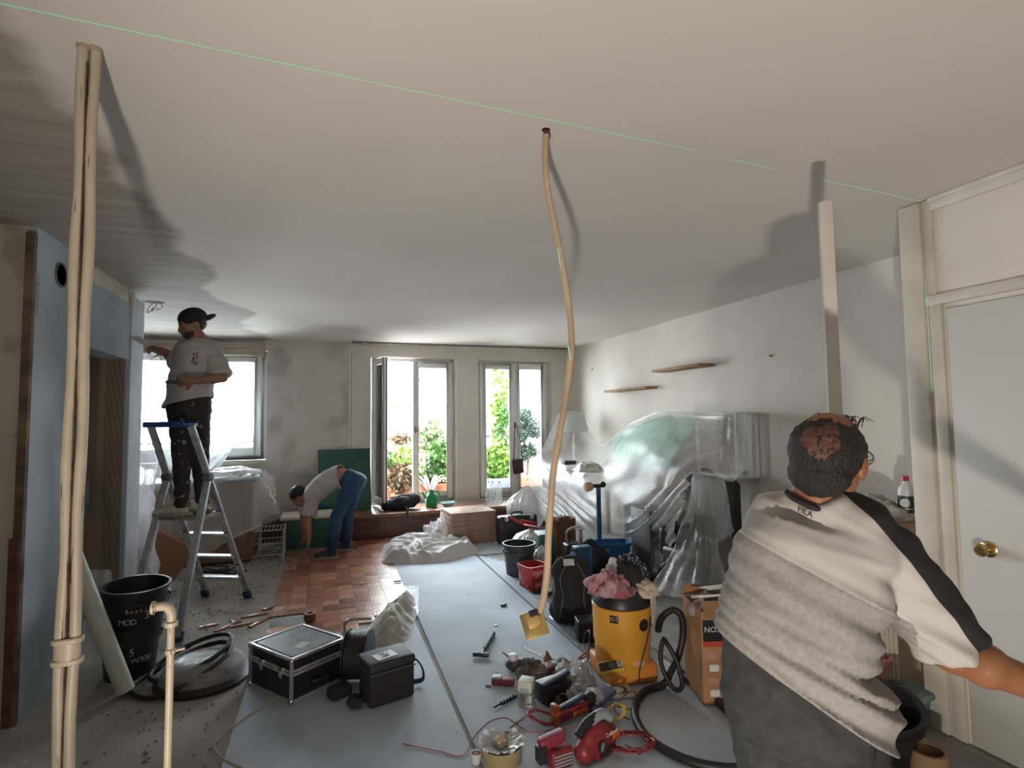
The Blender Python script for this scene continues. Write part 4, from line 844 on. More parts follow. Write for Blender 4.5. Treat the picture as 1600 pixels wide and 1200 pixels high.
# upturned black tub under film with a coil of hose leaning on it
tc_ = fl(318, 1062); t = thing('rubber_tub', 'low black rubber tub wrapped in clear film on the concrete', 'tub', (tc_.x, tc_.y, .001))
G().lathe([(.255, 0), (.26, .02), (.23, .045), (.215, .09), (.16, .12), (0, .125)], 44).build('shell', M_rub, t)
g = G(); rows = [[V((rr_*math.cos(a), rr_*math.sin(a), z+.006*noise.noise(V((math.cos(a)*3, math.sin(a)*3, rr_*20))))) for a in [2*math.pi*k/48 for k in range(49)]] for rr_, z in ((.01, .137), (.08, .139), (.14, .134), (.18, .120), (.217, .105), (.235, .07), (.242, .048))]
g.surf(rows).build('film', M_film_thin, t)
hc = fl(285, 1066); t = thing('hose_coil', 'black hose coil lying over the film-wrapped tub', 'hose', (hc.x, hc.y, .0))
pts = []
for k in range(60):
    a = 2*math.pi*k/30; r_ = .255 if k < 30 else .215; sh = .06 if k >= 30 else 0; pts.append((r_*math.cos(a)+sh*.6, r_*math.sin(a)*.9+sh, .022+(.10+.07*math.cos(a-.3) if k >= 30 else max(0, .05+.09*math.cos(a-.2)))))
G().tube(crom(pts, 3), .014, 10).build('hose', M_rub, t)
# thin cable on the floor
tag(G().tube(crom([fl(*p, .016) for p in ((452, 1083), (425, 1095), (385, 1120), (345, 1150), (336, 1165), (345, 1182), (372, 1196), (420, 1215))], 6), .0035, 6).build('thin_cable', mat('beige_cable', (.40, .35, .27), .6)), 'thin beige cable curling on the floor left of the flight case', 'cable')
# intercom on the niche wall
q = at(127, 780, 0, XL-.26); t = thing('wall_intercom', 'grey-blue plastic intercom handset on the niche wall behind the pipes', 'intercom', (XL-.26, q.y-.02, q.z-.11))
G().box((.022, 0, .13), (.044, .10, .26)).build('housing', mat('grey_blue_plastic', (.22, .27, .32), .4), t, bevel=.012); G().box((.046, 0, .04), (.012, .07, .06)).build('mouthpiece', mat('grey_blue_dark', (.12, .14, .17), .5), t, bevel=.006)
# open junction hole with wires in the ceiling
q = at(240, 472, 2, CEIL); t = thing('ceiling_wires', 'dark hole with loose wires in the ceiling above the man on the ladder', 'wires', (q.x, q.y, CEIL))
G().lathe([(0, -.002), (.055, -.002), (.055, 0)], 24, sx=1.7).build('hole', M_dark, t); 
for k in range(3): G().tube(crom([(.02*k, 0, 0), (-.03+.05*k, 0, -.04), (.03*k-.05, .02, -.07), (-.04+.04*k, 0, -.10+.02*k), (.0, 0, -.05)], 5), .003, 6).build('wire', M_blk, t)
# ---------------------------------------------------------------- kitchen corner under film
def drape(rows_px, nu=8, nv=8, amp=.012, sc_=6., seed=0, along=None, cu=None):
    # surface through a grid of world points, with stretched folds laid on top
    R1 = [crom(r_, nu) for r_ in rows_px]; cols = [crom([r_[i] for r_ in R1], nv) for i in range(len(R1[0]))]
    rows = [[c_[j] for c_ in cols] for j in range(len(cols[0]))]; H, W_ = len(rows), len(rows[0]); out = []
    for j in range(H):
        row = []
        for i in range(W_):
            a = rows[j][min(i+1, W_-1)]-rows[j][max(i-1, 0)]; b = rows[min(j+1, H-1)][i]-rows[max(j-1, 0)][i]; n_ = a.cross(b)
            n_ = n_.normalized() if n_.length > 1e-9 else V((0, 0, 1))
            u_, v_ = i/W_*len(rows_px[0]), j/H*len(rows_px)
            p = V((u_*sc_*.5, v_*sc_*.12, seed)) if not along else V(((u_+v_*along)*sc_*.5, (v_-u_*along)*sc_*.12, seed))
            f_ = noise.noise(p)+.6*noise.noise(p*2.1+V((5, 2, 0)))+.35*noise.noise(p*4.3); ridge = 1-2.2*abs(noise.noise(p*1.7+V((9, 9, 0))))
            row.append(rows[j][i]+n_*amp*(f_+.6*ridge))
        out.append(row)
    return out
KX = lambda x, y, z: V((x, y, z))
t = thing('kitchen_counter', 'brown kitchen counter wrapped in clear film below the left window', 'counter', (-1.5, 7.0, 0))
G().box((0, 0, .45), (1.5, .62, .84)).build('body', mat('brown_laminate', (.20, .12, .075), .5, var=.15, vs=4), t, bevel=.006)
G().box((0, -.01, .885), (1.56, .68, .035)).build('worktop', mat('dark_worktop', (.10, .09, .085), .5), t, bevel=.005)
for k in range(2): d_ = G().box((-.36+k*.72, -.318, .42), (.68, .018, .66)).build('door', MATS['brown_laminate'], t, bevel=.004); G().box((-.08+k*.2, -.34, .66), (.10, .02, .015)).build('handle', M_chrome, d_)
# film over the counter
z_ = .915; y0, y1 = 6.64, 7.36
rows = [[V((-2.3, 7.4, 1.15)), V((-1.9, 7.42, 1.0)), V((-1.4, 7.4, .95)), V((-1.0, 7.38, .93)), V((-.70, 7.36, .93)), V((-.58, 7.34, .80))],
        [V((-2.3, 7.0, 1.02)), V((-1.9, 7.0, .95)), V((-1.4, 7.0, .935)), V((-1.0, 7.0, .935)), V((-.69, 7.0, .93)), V((-.54, 7.0, .72))],
        [V((-2.3, 6.62, .98)), V((-1.9, 6.62, .94)), V((-1.4, 6.62, .935)), V((-1.0, 6.62, .935)), V((-.69, 6.62, .92)), V((-.50, 6.62, .66))],
        [V((-2.3, 6.56, .75)), V((-1.9, 6.52, .7)), V((-1.4, 6.55, .68)), V((-1.0, 6.5, .70)), V((-.66, 6.52, .70)), V((-.45, 6.55, .52))],
        [V((-2.3, 6.50, .5)), V((-1.9, 6.42, .42)), V((-1.4, 6.47, .40)), V((-1.05, 6.40, .42)), V((-.72, 6.44, .46)), V((-.52, 6.5, .46))],
        [V((-2.3, 6.46, .28)), V((-1.9, 6.36, .16)), V((-1.45, 6.42, .14)), V((-1.15, 6.34, .20)), V((-.95, 6.38, .30)), V((-.72, 6.48, .40))]]
tag(G().surf(drape(rows, 7, 6, .022, 11, 3)).build('film_cover', M_film_thin), 'clear film sheet draped over the kitchen counter, hanging down in folds', 'plastic sheet')
# film hung along the end of the left wall, and another in front of the window
rows = [[V((-2.25, 6.25, 2.05)), V((-1.95, 6.15, 2.12)), V((-1.72, 6.05, 2.20)), V((-1.52, 5.95, 2.22))], [V((-2.25, 6.2, 1.6)), V((-1.92, 6.1, 1.6)), V((-1.70, 5.95, 1.65)), V((-1.42, 5.85, 1.6))],
        [V((-2.25, 6.2, 1.1)), V((-1.9, 6.02, 1.1)), V((-1.64, 5.92, 1.1)), V((-1.46, 5.8, 1.1))], [V((-2.2, 6.1, .6)), V((-1.85, 5.95, .6)), V((-1.62, 5.85, .55)), V((-1.44, 5.72, .6))], [V((-2.2, 6.0, .06)), V((-1.85, 5.9, .05)), V((-1.55, 5.8, .04)), V((-1.38, 5.65, .04))]]
tag(G().surf(drape(rows, 10, 8, .055, 9, 7)).build('film_curtain', film_mat('lilac_film', .62, (.76, .73, .80), .2, 4)), 'tall hanging film sheet beside the end of the blue board wall', 'plastic sheet')
rows = [[V((-1.9, 7.8, 2.2)), V((-1.5, 7.82, 2.0)), V((-1.15, 7.8, 2.0)), V((-.98, 7.8, 1.78))], [V((-1.9, 7.75, 1.7)), V((-1.5, 7.75, 1.6)), V((-1.2, 7.72, 1.55)), V((-1.02, 7.7, 1.5))], [V((-1.9, 7.6, 1.3)), V((-1.5, 7.6, 1.25)), V((-1.25, 7.6, 1.2)), V((-1.1, 7.6, 1.2))], [V((-1.9, 7.45, 1.0)), V((-1.5, 7.42, .98)), V((-1.4, 7.42, .96)), V((-1.25, 7.42, .95))]]
tag(G().surf(drape(rows, 9, 8, .035, 8, 2)).build('film_curtain', film_mat('bright_film', .7, (.85, .9, .92), .3, 4)), 'white film sheet hanging in front of the left window behind the man', 'plastic sheet')
# crumpled film, phone and tape on the counter
def crumple(c, r, h, seed, n=22, squash=1., spike=1.):
    rows = []
    for i in range(n):
        th = math.pi*.5*i/(n-1); row = []
        for k in range(n*2+1):
            a = 2*math.pi*k/(n*2); d = V((math.cos(a)*math.sin(th), math.sin(a)*math.sin(th), math.cos(th))); q = V((d.x, d.y, d.z))
            qs = V((q.x*2.6, q.y*2.6, q.z*.9)); f_ = 1+spike*(.30*noise.noise(q*1.4+V((seed, 0, 0)))+.20*(1-2*abs(noise.noise(qs+V((seed, 0, 0)))))+.09*(1-2*abs(noise.noise(qs*2.3+V((seed, 3, 0)))))-.1)
            row.append(V(c)+V((d.x*r*f_, d.y*r*squash*f_, max(.001, d.z*h*f_))))
        row[-1] = row[0]; rows.append(row)
    return rows
tag(G().surf(crumple((-1.0, 6.95, .945), .26, .07, 4, 20)).build('crumpled_film', M_film_dense), 'crumpled pile of film on top of the wrapped counter', 'plastic sheet')
q = V((-.82, 6.72, .945)); tag(G().box(q, (.16, .075, .012), rz=.2).build('phone', M_blk, bevel=.004), 'black phone lying at the corner of the wrapped counter', 'phone')
# wire rack beside the counter
t = thing('wire_rack', 'small white wire rack on the floor beside the wrapped counter', 'rack', (-.60, 6.75, 0)); mw = mat('white_wire', (.45, .43, .40), .5)
for a, b in (((-.16, 0, .0), (-.16, 0, .34)), ((.16, 0, 0), (.16, 0, .34)), ((-.16, .3, 0), (-.16, .3, .34)), ((.16, .3, 0), (.16, .3, .34))): G().cyl(a, b, .009, n=8).build('leg', mw, t)
for z in (.05, .18, .32):
    g = G(); g.tube([(-.16, 0, z), (.16, 0, z), (.16, .3, z), (-.16, .3, z)], .006, 6, closed=True)
    for k in range(9): g.tube([(-.16+.04*k, 0, z), (-.16+.04*k, .3, z)], .003, 5)
    g.build('shelf', mw, t, smooth=False)['kind'] = 'stuff'
# offcut of brown board standing under the film and black cable heap
tag(G().box((0, 0, 0), (.42, .02, .34), Matrix.Rotation(R(32), 3, 'Y')).build('brown_board', mat('brown_board', (.26, .13, .06), .7)), 'brown board tilted on the floor behind the ladder', 'board').location = (-1.45, 6.1, .28)
g = G(); rnd = random.Random(2); p0 = fl(335, 905)
pts = [(p0.x+rnd.gauss(0, .12), p0.y+rnd.gauss(0, .12), .02+rnd.random()*.06) for _ in range(18)]; tag(g.tube(crom(pts, 5), .008, 6).build('cable_heap', M_rub), 'small heap of black cable on the floor behind the ladder', 'cable')
# ================================================================ right side: furniture under film
xw = lambda x, y, X: at(x, y, 0, X)
t = thing('covered_table', 'long pale table against the right wall under the big film sheet', 'table', (3.33, 5.95, 0))
G().box((0, 0, .72), (.62, 1.5, .04)).build('tabletop', mat('pale_top', (.42, .38, .34), .5), t, bevel=.008)
for sx in (-.26, .26):
    for sy in (-.68, .68): G().box((sx, sy, .35), (.06, .06, .70)).build('leg', mat('pale_leg', (.36, .32, .28), .6), t, bevel=.004)
q = V((3.36, 7.15, 0)); t = thing('floor_lamp', 'floor lamp with pale conical shade under the film near the right glass door', 'lamp', q)
g = G(); g.lathe([(.13, 0), (.13, .02), (.015, .03), (.012, 1.30)], 24); g.build('stand', M_chrome, t)
G().lathe([(.20, 1.34), (.155, 1.60)], 32).build('lamp_shade', mat('lamp_shade_cloth', (.50, .56, .54), .7), t, thick=.003)
t = thing('sofa', 'low beige sofa with cushions under the film along the right wall', 'sofa', (3.2, 5.6, 0))
def cushion(g, c, d, M=None): g.ball(c, (d[0]*.62, d[1]*.62, d[2]*.62), M, 20, 12)
g = G(); g.box((.30, .35, .88), (.34, .7, .26)); g.build('cushion', mat('beige_cushion', (.36, .30, .26), .85, var=.15, vs=6), t, bevel=.06, seg=3)
g = G(); g.box((.32, -.45, .90), (.30, .55, .28)); g.build('cushion', mat('brown_cushion', (.24, .17, .13), .85, var=.15, vs=6), t, bevel=.06, seg=3)
# green blanket
gc = [[xw(958, 682, 3.52), xw(1000, 664, 3.5), xw(1040, 649, 3.48), xw(1062, 655, 3.48), xw(1092, 652, 3.5)], [xw(956, 696, 3.42), xw(1000, 684, 3.38), xw(1034, 680, 3.36), xw(1060, 676, 3.38), xw(1085, 668, 3.4)], [xw(962, 712, 3.30), xw(995, 708, 3.26), xw(1022, 716, 3.24), xw(1045, 712, 3.26), xw(1062, 700, 3.3)], [xw(964, 722, 3.22), xw(985, 720, 3.18), xw(1012, 734, 3.16), xw(1034, 732, 3.18), xw(1050, 716, 3.24)]]
tag(G().surf(drape(gc, 6, 6, .02, 8, 5)).build('green_blanket', mat('sage_green_cloth', (.24, .44, .34), .85, var=.15, vs=5), thick=.006), 'sage green blanket thrown over the sofa under the film', 'blanket')
# dark armchair and other dark shapes under the film
t = thing('armchair', 'tall dark brown leather armchair under film, nearest seat to the man', 'chair', (3.16, 4.12, 0), R(8))
md_ = mat('dark_leather', (.028, .022, .020), .4, var=.2, vs=6)
G().box((0, 0, .25), (.52, .50, .30)).build('seat', md_, t, bevel=.05, seg=3); g = G(); g.box((.18, 0, .66), (.14, .50, .66)); g.build('backrest', md_, t, bevel=.05, seg=3)
for s_ in (-1, 1): G().box((0, s_*.24, .42), (.50, .10, .26)).build('armrest', md_, t, bevel=.04, seg=3)
tag(G().box(xw(1060, 800, 3.1)*0+V((3.02, 4.66, .35)), (.30, .34, .62)).build('speaker_box', mat('dark_grey_box', (.07, .07, .08), .5, var=.2), bevel=.01), 'dark grey box standing under the film left of the armchair', 'box')
tag(G().box(V((3.36, 5.3, .28)), (.30, .40, .56)).build('storage_box', mat('grey_box', (.06, .06, .07), .6, var=.2), bevel=.01), 'grey storage box under the film behind the blue bin', 'box')
t = thing('shelf_frame', 'tall pale shelf frame under film against the right wall', 'shelf', (3.52, 4.18, 0))
for sx, sy in ((-.12, -.26), (-.12, .26), (.12, -.26), (.12, .26)): G().box((sx, sy, .78), (.022, .022, 1.56)).build('post', mat('pale_post', (.52, .52, .50), .6), t)
for z in (.4, 1.0, 1.56): G().box((0, 0, z), (.28, .55, .02)).build('shelf_board', MATS['pale_post'], t)
# the big film sheet
rows = [[xw(872, 646, 3.30), xw(905, 645, 3.48), xw(938, 690, 3.58), xw(985, 662, 3.50), xw(1040, 643, 3.44), xw(1104, 646, 3.34), xw(1156, 645, 3.34), xw(1172, 648, 3.66)],
        [xw(854, 688, 3.02), xw(892, 700, 3.30), xw(932, 706, 3.42), xw(968, 700, 3.24), xw(1020, 700, 3.08), xw(1094, 692, 3.22), xw(1152, 690, 3.32), xw(1172, 690, 3.66)],
        [xw(829, 739, 2.72), xw(868, 742, 2.82), xw(925, 748, 2.95), xw(975, 750, 2.98), xw(1030, 738, 3.02), xw(1083, 736, 3.02), xw(1150, 738, 3.28), xw(1174, 738, 3.64)],
        [xw(833, 772, 2.66), xw(880, 790, 2.70), xw(935, 812, 2.72), xw(985, 815, 2.88), xw(1035, 792, 2.90), xw(1086, 775, 2.93), xw(1150, 790, 3.24), xw(1176, 790, 3.62)],
        [xw(846, 800, 2.64), xw(885, 830, 2.66), xw(935, 852, 2.78), xw(985, 858, 2.92), xw(1035, 850, 2.95), xw(1088, 838, 2.90), xw(1156, 850, 3.20), xw(1178, 850, 3.60)],
        [xw(862, 826, 2.62), xw(892, 858, 2.62), xw(930, 870, 2.80), xw(985, 880, 2.92), xw(1030, 895, 2.92), xw(1085, 902, 2.78), xw(1160, 905, 3.16), xw(1180, 905, 3.56)]]
for r_ in rows:
    for p in r_: p.z = max(p.z, .02)
def swag(u, v):                                      # fold lines sagging between the table corner and the shelf post
    if u < .80:
        w_ = u/.80; ph = v-.34*4*w_*(1-w_)*max(0, min(1, (v-.15)/.35)); return V((ph*15, u*1.6, 3)), .55+.6*min(1, max(0, (v-.35)*4))
    return V((u*26-v*2, v*2.2, 5)), .7
def drape2(rows_px, nu, nv, amp, fn):
    R1 = [crom(r_, nu) for r_ in rows_px]; cols = [crom([r_[i] for r_ in R1], nv) for i in range(len(R1[0]))]; rows = [[c_[j] for c_ in cols] for j in range(len(cols[0]))]; H, W_ = len(rows), len(rows[0]); out = []
    for j in range(H):
        row = []
        for i in range(W_):
            a = rows[j][min(i+1, W_-1)]-rows[j][max(i-1, 0)]; b = rows[min(j+1, H-1)][i]-rows[max(j-1, 0)][i]; n_ = a.cross(b); n_ = n_.normalized() if n_.length > 1e-9 else V((0, 0, 1))
            p, k = fn(i/(W_-1), j/(H-1)); r1 = 1-2.4*abs(noise.noise(p)); r2 = noise.noise(p*2.3+V((4, 4, 4))); row.append(rows[j][i]+n_*amp*k*(r1+.45*r2))
        out.append(row)
    return out
sheet = drape2(rows, 18, 26, -.034, swag)
gs = G().surf(sheet); nr, nc = len(sheet), len(sheet[0]); keep = []
for k, f_ in enumerate(gs.f):
    v_, u_ = (k//(nc-1))/(nr-1), (k % (nc-1))/(nc-1)
    if not (v_ > .42+.04*math.sin(u_*40) and u_ > .70-.12*max(0, (v_-.5))*2+.01*math.sin(v_*50) and u_ < .93): keep.append(f_)
gs.f = keep; gs.mi = [0]*len(keep)
tag(gs.build('film_sheet', M_film), 'big clear film sheet draped over the furniture along the right wall', 'plastic sheet')
rows = [[xw(1083, 736, 2.98), xw(1100, 742, 3.05), xw(1120, 745, 3.2), xw(1148, 740, 3.5)], [xw(1072, 800, 2.90), xw(1098, 800, 2.95), xw(1125, 800, 3.10), xw(1152, 800, 3.46)], [xw(1045, 870, 2.72), xw(1088, 865, 2.80), xw(1122, 870, 2.96), xw(1160, 870, 3.4)], [xw(1010, 925, 2.55), xw(1080, 935, 2.62), xw(1125, 930, 2.80), xw(1168, 925, 3.3)]]
for r_ in rows:
    for p in r_: p.z = max(p.z, .03)
tag(G().surf(drape(rows, 12, 10, .020, 6, 21)).build('film_sheet', M_film_thin), 'clear film hanging to the floor in front of the dark armchair', 'plastic sheet')
# things lying on the covered table
q = xw(893, 752, 3.0)
t = thing('power_drill', 'small dark cordless drill lying on the film-covered table', 'drill', (q.x, q.y, .93))
g = G(); g.cyl((-.10, 0, .03), (.06, 0, .03), .028); g.build('body', M_blk, t, bevel=.004); G().cyl((.06, 0, .03), (.11, 0, .03), .016, .008).build('chuck', M_chrome, t); G().box((-.06, .06, .03), (.04, .12, .05)).build('grip', M_blk, t, bevel=.008)
q = xw(918, 752, 2.95); tag(G().surf(crumple((q.x, q.y, .90), .16, .10, 8, 16)).build('plastic_bag', mat('white_bag', (.62, .60, .56), .5)), 'crumpled white bag on the film-covered table behind the blue pole', 'bag')
# wooden shelves on the right wall
M_shelf = mat('rough_shelf_wood', (.28, .165, .075), .7, var=.45, vs=6, stretch=(6, 1, 6))
for lab, a, b, dpt in (('upper rough wooden shelf on the right wall', (1018, 579), (1092, 571), .19), ('lower rough wooden shelf on the right wall, nearer the windows', (944, 611), (1010, 606), .15)):
    pa_, pb_ = xw(*a, XR-dpt), xw(*b, XR-dpt); z = (pa_.z+pb_.z)/2; o = G().box((XR-dpt/2, (pa_.y+pb_.y)/2, z), (dpt, abs(pa_.y-pb_.y), .028)).build('wall_shelf', M_shelf, bevel=.004); tag(o, lab, 'shelf')
for lab, q in (('tiny screw hole plug high on the right wall near the pole', (1205, 556)), ('small nail in the right wall between shelves and window', (926, 577))):
    p = xw(*q, XR-.005); tag(G().cyl(p+V((.01, 0, 0)), p-V((.02, 0, 0)), .009, n=10).build('wall_plug', M_brown), lab, 'wall plug')
# ---------------------------------------------------------------- hanging conduit, pole, laser line
CY = 1.83
cp_ = [at(x, y, 1, CY+dy) for x, y, dy in ((853, 212, 0), (852, 250, -.01), (856, 300, .0), (866, 350, .02), (874, 390, .03), (883, 440, .05), (890, 490, .06), (893, 540, .06), (888, 590, .05), (881, 640, .04), (872, 690, .03), (864, 740, .03), (860, 790, .02), (857, 840, .01), (855, 890, 0), (850, 930, -.01), (842, 958, -.02))]
t = thing('hanging_conduit', 'long beige corrugated conduit hanging from the ceiling with a brass plate', 'conduit', at(853, 204, 1, CY))
pts = crom(cp_, 14); g = G(); g.tube(pts, [.0125+(.0006 if i % 2 else -.0006)+(.003 if abs(i-142) < 3 or abs(i-128) < 2 else 0) for i in range(len(pts))], 14); g.build('conduit', mat('beige_conduit', (.48, .36, .24), .5, var=.15, vs=8), t, world=True)
a = at(853, 202, 1, CY)
for k in range(3): G().tube(crom([(a.x+.004*k, a.y, CEIL), (a.x-.008+.012*k, a.y, CEIL-.02), (a.x+.004*(k-1), a.y, CEIL-.05)], 5), .003, 6).build('wire', mat('brown_wire', (.12, .05, .03), .6), t, world=True)
G().lathe([(0, -.001), (.016, -.001), (.016, 0)], 14, (a.x, a.y, CEIL)).build('ceiling_hole', M_dark, t, world=True)
c_ = at(835, 975, 1, CY-.03); n_ = (-_f*.75+_u*.62-_r*.1).normalized(); x_ = (_r+_u*.42).normalized(); Fm = MW[t].inverted() @ frame(c_, x_-n_*x_.dot(n_), n_)
g = G(); g.box((0, 0, 0), (.082, .088, .005), Fm); g.build('brass_plate', mat('brass_plate', (.58, .42, .16), .35, .9), t, bevel=.008)
g = G(); g.box((0, .01, .012), (.045, .045, .022), Fm); g.build('connector', mat('gold_connector', (.50, .33, .14), .5, .4), t, bevel=.004); G().box((.008, .028, .022), (.03, .022, .016), Fm).build('terminal', M_blk, t, bevel=.003)
M_laser = N('laser_green', .5); M_laser.b.inputs['Emission Color'].default_value = (.32, 1, .55, 1); M_laser.b.inputs['Emission Strength'].default_value = .16; M_laser.b.inputs['Base Color'].default_value = (.3, .6, .4, 1); M_laser = M_laser.m
for (x0, y0), (x1, y1), dy in (((872, 388), (876, 416), .02), ((888, 540), (892, 562), .045)): 
    p0, p1 = at(x0, y0, 1, CY+dy-.012), at(x1, y1, 1, CY+dy-.012); G().bar(p0, p1, .004, .003).build('laser_glint', M_laser, t, world=True)
t = thing('laser_line', 'thin green laser line projected across the ceiling and door frame', 'laser line', at(600, 130, 2, CEIL-.002))
for a, b in (((-40, -3), (1084, 235)), ((1141, 249), (1215, 265)), ((1286, 281), (1437, 314))):
    pa_, pb_ = at(*a, 2, CEIL-.0015), at(*b, 2, CEIL-.0015); G().bar(pa_, pb_, .0024, .001).build('ray_trace', M_laser, t, world=True)
pa_, pb_ = at(1446, 440, 0, XD-.030), at(1459, 612, 0, XD-.030); pb_.y = pa_.y; G().bar(pa_, pb_, .0022, .002).build('ray_trace', M_laser, t, world=True)
# white batten standing behind the man; its shadow falls on the ceiling
Lp = V((-.30, -.40, .20)); Cp = at(1279, 254, 2, CEIL); best = None
for k in range(60, 100):
    p = Lp.lerp(Cp, k/100); q = p-CO; zz = q.dot(_f); e_ = abs(600-FPX*q.dot(_u)/zz-315)
    if best is None or e_ < best[0]: best = (e_, p, 800+FPX*q.dot(_r)/zz)
pt_ = best[1]; o = G().box((0, 0, pt_.z/2), (.042, .03, pt_.z)).build('white_batten', mat('white_batten_paint', (.60, .555, .51), .6, var=.1, vs=5), bevel=.003); o.location = (pt_.x, pt_.y, 0); o.rotation_euler = (0, 0, R(-35)); MW[o] = Matrix.Translation((pt_.x, pt_.y, 0)); tag(o, 'upright white batten standing behind the man in the foreground', 'batten')
# ---------------------------------------------------------------- behind the man on the right
t = thing('cardboard_box', 'large tall cardboard box in the corner behind the man, white bottle on top', 'box', (3.33, 2.42, 0))
G().box((0, 0, .45), (.62, .62, .90)).build('carton', M_card, t, bevel=.004)
G().box((-.02, 0, .905), (.05, .60, .003)).build('tape', mat('brown_tape', (.24, .15, .07), .3), t)
G().box((0, -.005, .895), (.64, .645, .02)).build('lid_edge', M_card, t, bevel=.003)
bp_ = at(1418, 812, 2, .907); bp_.x = min(bp_.x, 3.55)
t = thing('white_bottle', 'white plastic bottle with red cap and dark label on the cardboard box', 'bottle', (bp_.x, bp_.y, .907))
G().lathe([(.040, 0), (.043, .006), (.043, .165), (.040, .185), (.022, .215), (.017, .222), (.017, .235)], 28).build('bottle', mat('white_hdpe', (.62, .63, .64), .35), t)
G().lathe([(.019, .232), (.019, .258), (.016, .262), (0, .262)], 20).build('cap', mat('red_cap', (.42, .02, .02), .35), t)
lb = G().lathe([(.0436, .045), (.0436, .145)], 28).build('label', mat('dark_label', (.02, .045, .045), .4), t)
n_ = (CO-bp_); n_.z = 0; n_.normalize(); fr_ = frame(n_*.0445+V((0, 0, .10)), V((0, 0, 1)).cross(n_), n_)
G().lathe([(0, 0), (.026, 0), (.026, .0008), (0, .0008)], 24, M=fr_ @ Matrix.Translation((-.008, .005, 0))).build('label_disc', mat('pale_disc', (.55, .60, .58), .5), lb)
mesh_text('label_text', 'VINAIGRE', .011, M_ink, lb, fr_ @ Matrix.Translation((-.006, .003, .002))); mesh_text('label_text', 'BLANC', .014, mat('label_white', (.7, .7, .7), .5), lb, fr_ @ Matrix.Translation((.012, -.03, .001)))
q = at(1368, 808, 2, .905); tag(G().surf(crumple((min(q.x, 3.3), q.y, .905), .17, .12, 15, 22)).build('cloth_heap', mat('dusty_cloth', (.42, .39, .35), .9, col2=(.26, .23, .20), vs=14)), 'crumpled dusty cloth on the cardboard box behind the head of the man', 'cloth')
rb = V((2.78, 2.35, 0)); rbp = dp(1381, 1035, 2.85); g = G()
for k in range(7): g.cyl((-.06+k*.02, 0, 0), (-.06+k*.02, 0, .52), .011, n=10)
o = tag(g.build('ribbed_panel', mat('cream_ribs', (.46, .42, .33), .6)), 'upright cream ribbed panel behind the right hip of the man', 'panel', kind='stuff'); o.location = (rbp.x, rbp.y, .0); o.rotation_euler = (0, 0, R(-30))
def tub(name, label, c, sx, sy, h, m, rz=0, wall=.004, taper=.85, cat='tub', lid=None, group=None, rim=True):
    t = thing(name, label, cat, c, rz, group); g = G()
    def ring(s_, z, off=0): 
        r_ = .18*min(sx, sy); P_ = []
        for cx, cy, a0 in ((1, 1, 0), (-1, 1, 90), (-1, -1, 180), (1, -1, 270)):
            for k in range(5):
                a = R(a0+k*22.5); P_.append(V(((sx/2*s_-off-r_)*cx+r_*math.cos(a), (sy/2*s_-off-r_)*cy+r_*math.sin(a), z)))
        return P_+[P_[0]]
    rs = [ring(taper, 0), ring(taper+(1-taper)*.9, h*.9)]+([ring(1.05, h*.9), ring(1.05, h)] if rim else [ring(1, h)])+[ring(1, h, wall), ring(taper, .006, wall)]
    g.surf(rs); k = len(g.v); g.f.append(tuple(range(19, -1, -1))); g.mi.append(0); g.f.append(tuple(range(k-21, k-1))); g.mi.append(0); g.build('shell', m, t)
    if lid: g = G(); g.surf([ring(1.08, h-.012), ring(1.09, h+.004), ring(1.04, h+.014), ring(.92, h+.016)]); g.f.append(tuple(range(63, 83))); g.mi.append(0); g.build('lid', lid, t)
    return t
tub('basket', 'dusty red plastic tub behind the teal lidded box', (2.60, 2.30, 0), .42, .32, .30, mat('dusty_red', (.36, .07, .075), .6, col2=(.52, .30, .30), vs=12), R(-20))
p = fl(1424, 1141); tb = tub('lidded_box', 'teal plastic box with grey-green lid at the foot of the door frame', (p.x-.01, p.y+.1, 0), .26, .30, .16, mat('teal_plastic', (.06, .20, .22), .5, var=.3, vs=14), R(8), lid=mat('grey_green_lid', (.16, .22, .21), .6, var=.2, vs=10))
mesh_text('lettering', 'Climalux', .042, M_dark, tb, Matrix.Translation((.03, .02, .177)) @ Matrix.Rotation(R(-60), 4, 'Z'))
p = fl(1400, 1192); bucket('rubber_bucket', 'black rubber bucket tilted against the hip side of the man', (p.x+.02, p.y+.05, .02), .10, .15, .24, M_rub, rot=(R(8), R(-16), 0), handle_=False)
p = fl(1465, 1205); tag(G().lathe([(.0, 0), (.07, 0), (.07, .10), (.055, .10), (.055, .005)], 24, (p.x-.05, p.y, 0)).build('cardboard_roll', M_card), 'short brown cardboard roll at the bottom of the door frame', 'cardboard roll')
for k, (x, y) in enumerate(((1405, 1160), (1440, 1165), (1385, 1178))):
    p = fl(x, y); tag(G().surf(crumple((p.x, p.y, .0), .045, .03, 40+k, 8)).build('plaster_lump', mat('plaster_lump', (.42, .36, .29), .9)), ['plaster lump on the floor right behind the black tilted bucket', 'plaster lump on the floor below the teal box, nearest the door frame', 'plaster lump on the floor closest to the man in the foreground'][k], 'debris', 'plaster lumps by the door frame')
# tool pouch hanging at his right hip belongs to the man
g = G(); c_ = J3(1357, 1150, -.02); g.box(c_, (.05, .12, .25), frame(c_*0, _r, (0, 0, 1)).to_3x3()); g.build('belt_pouch', M_blkf, man3, world=True, bevel=.02, seg=3)
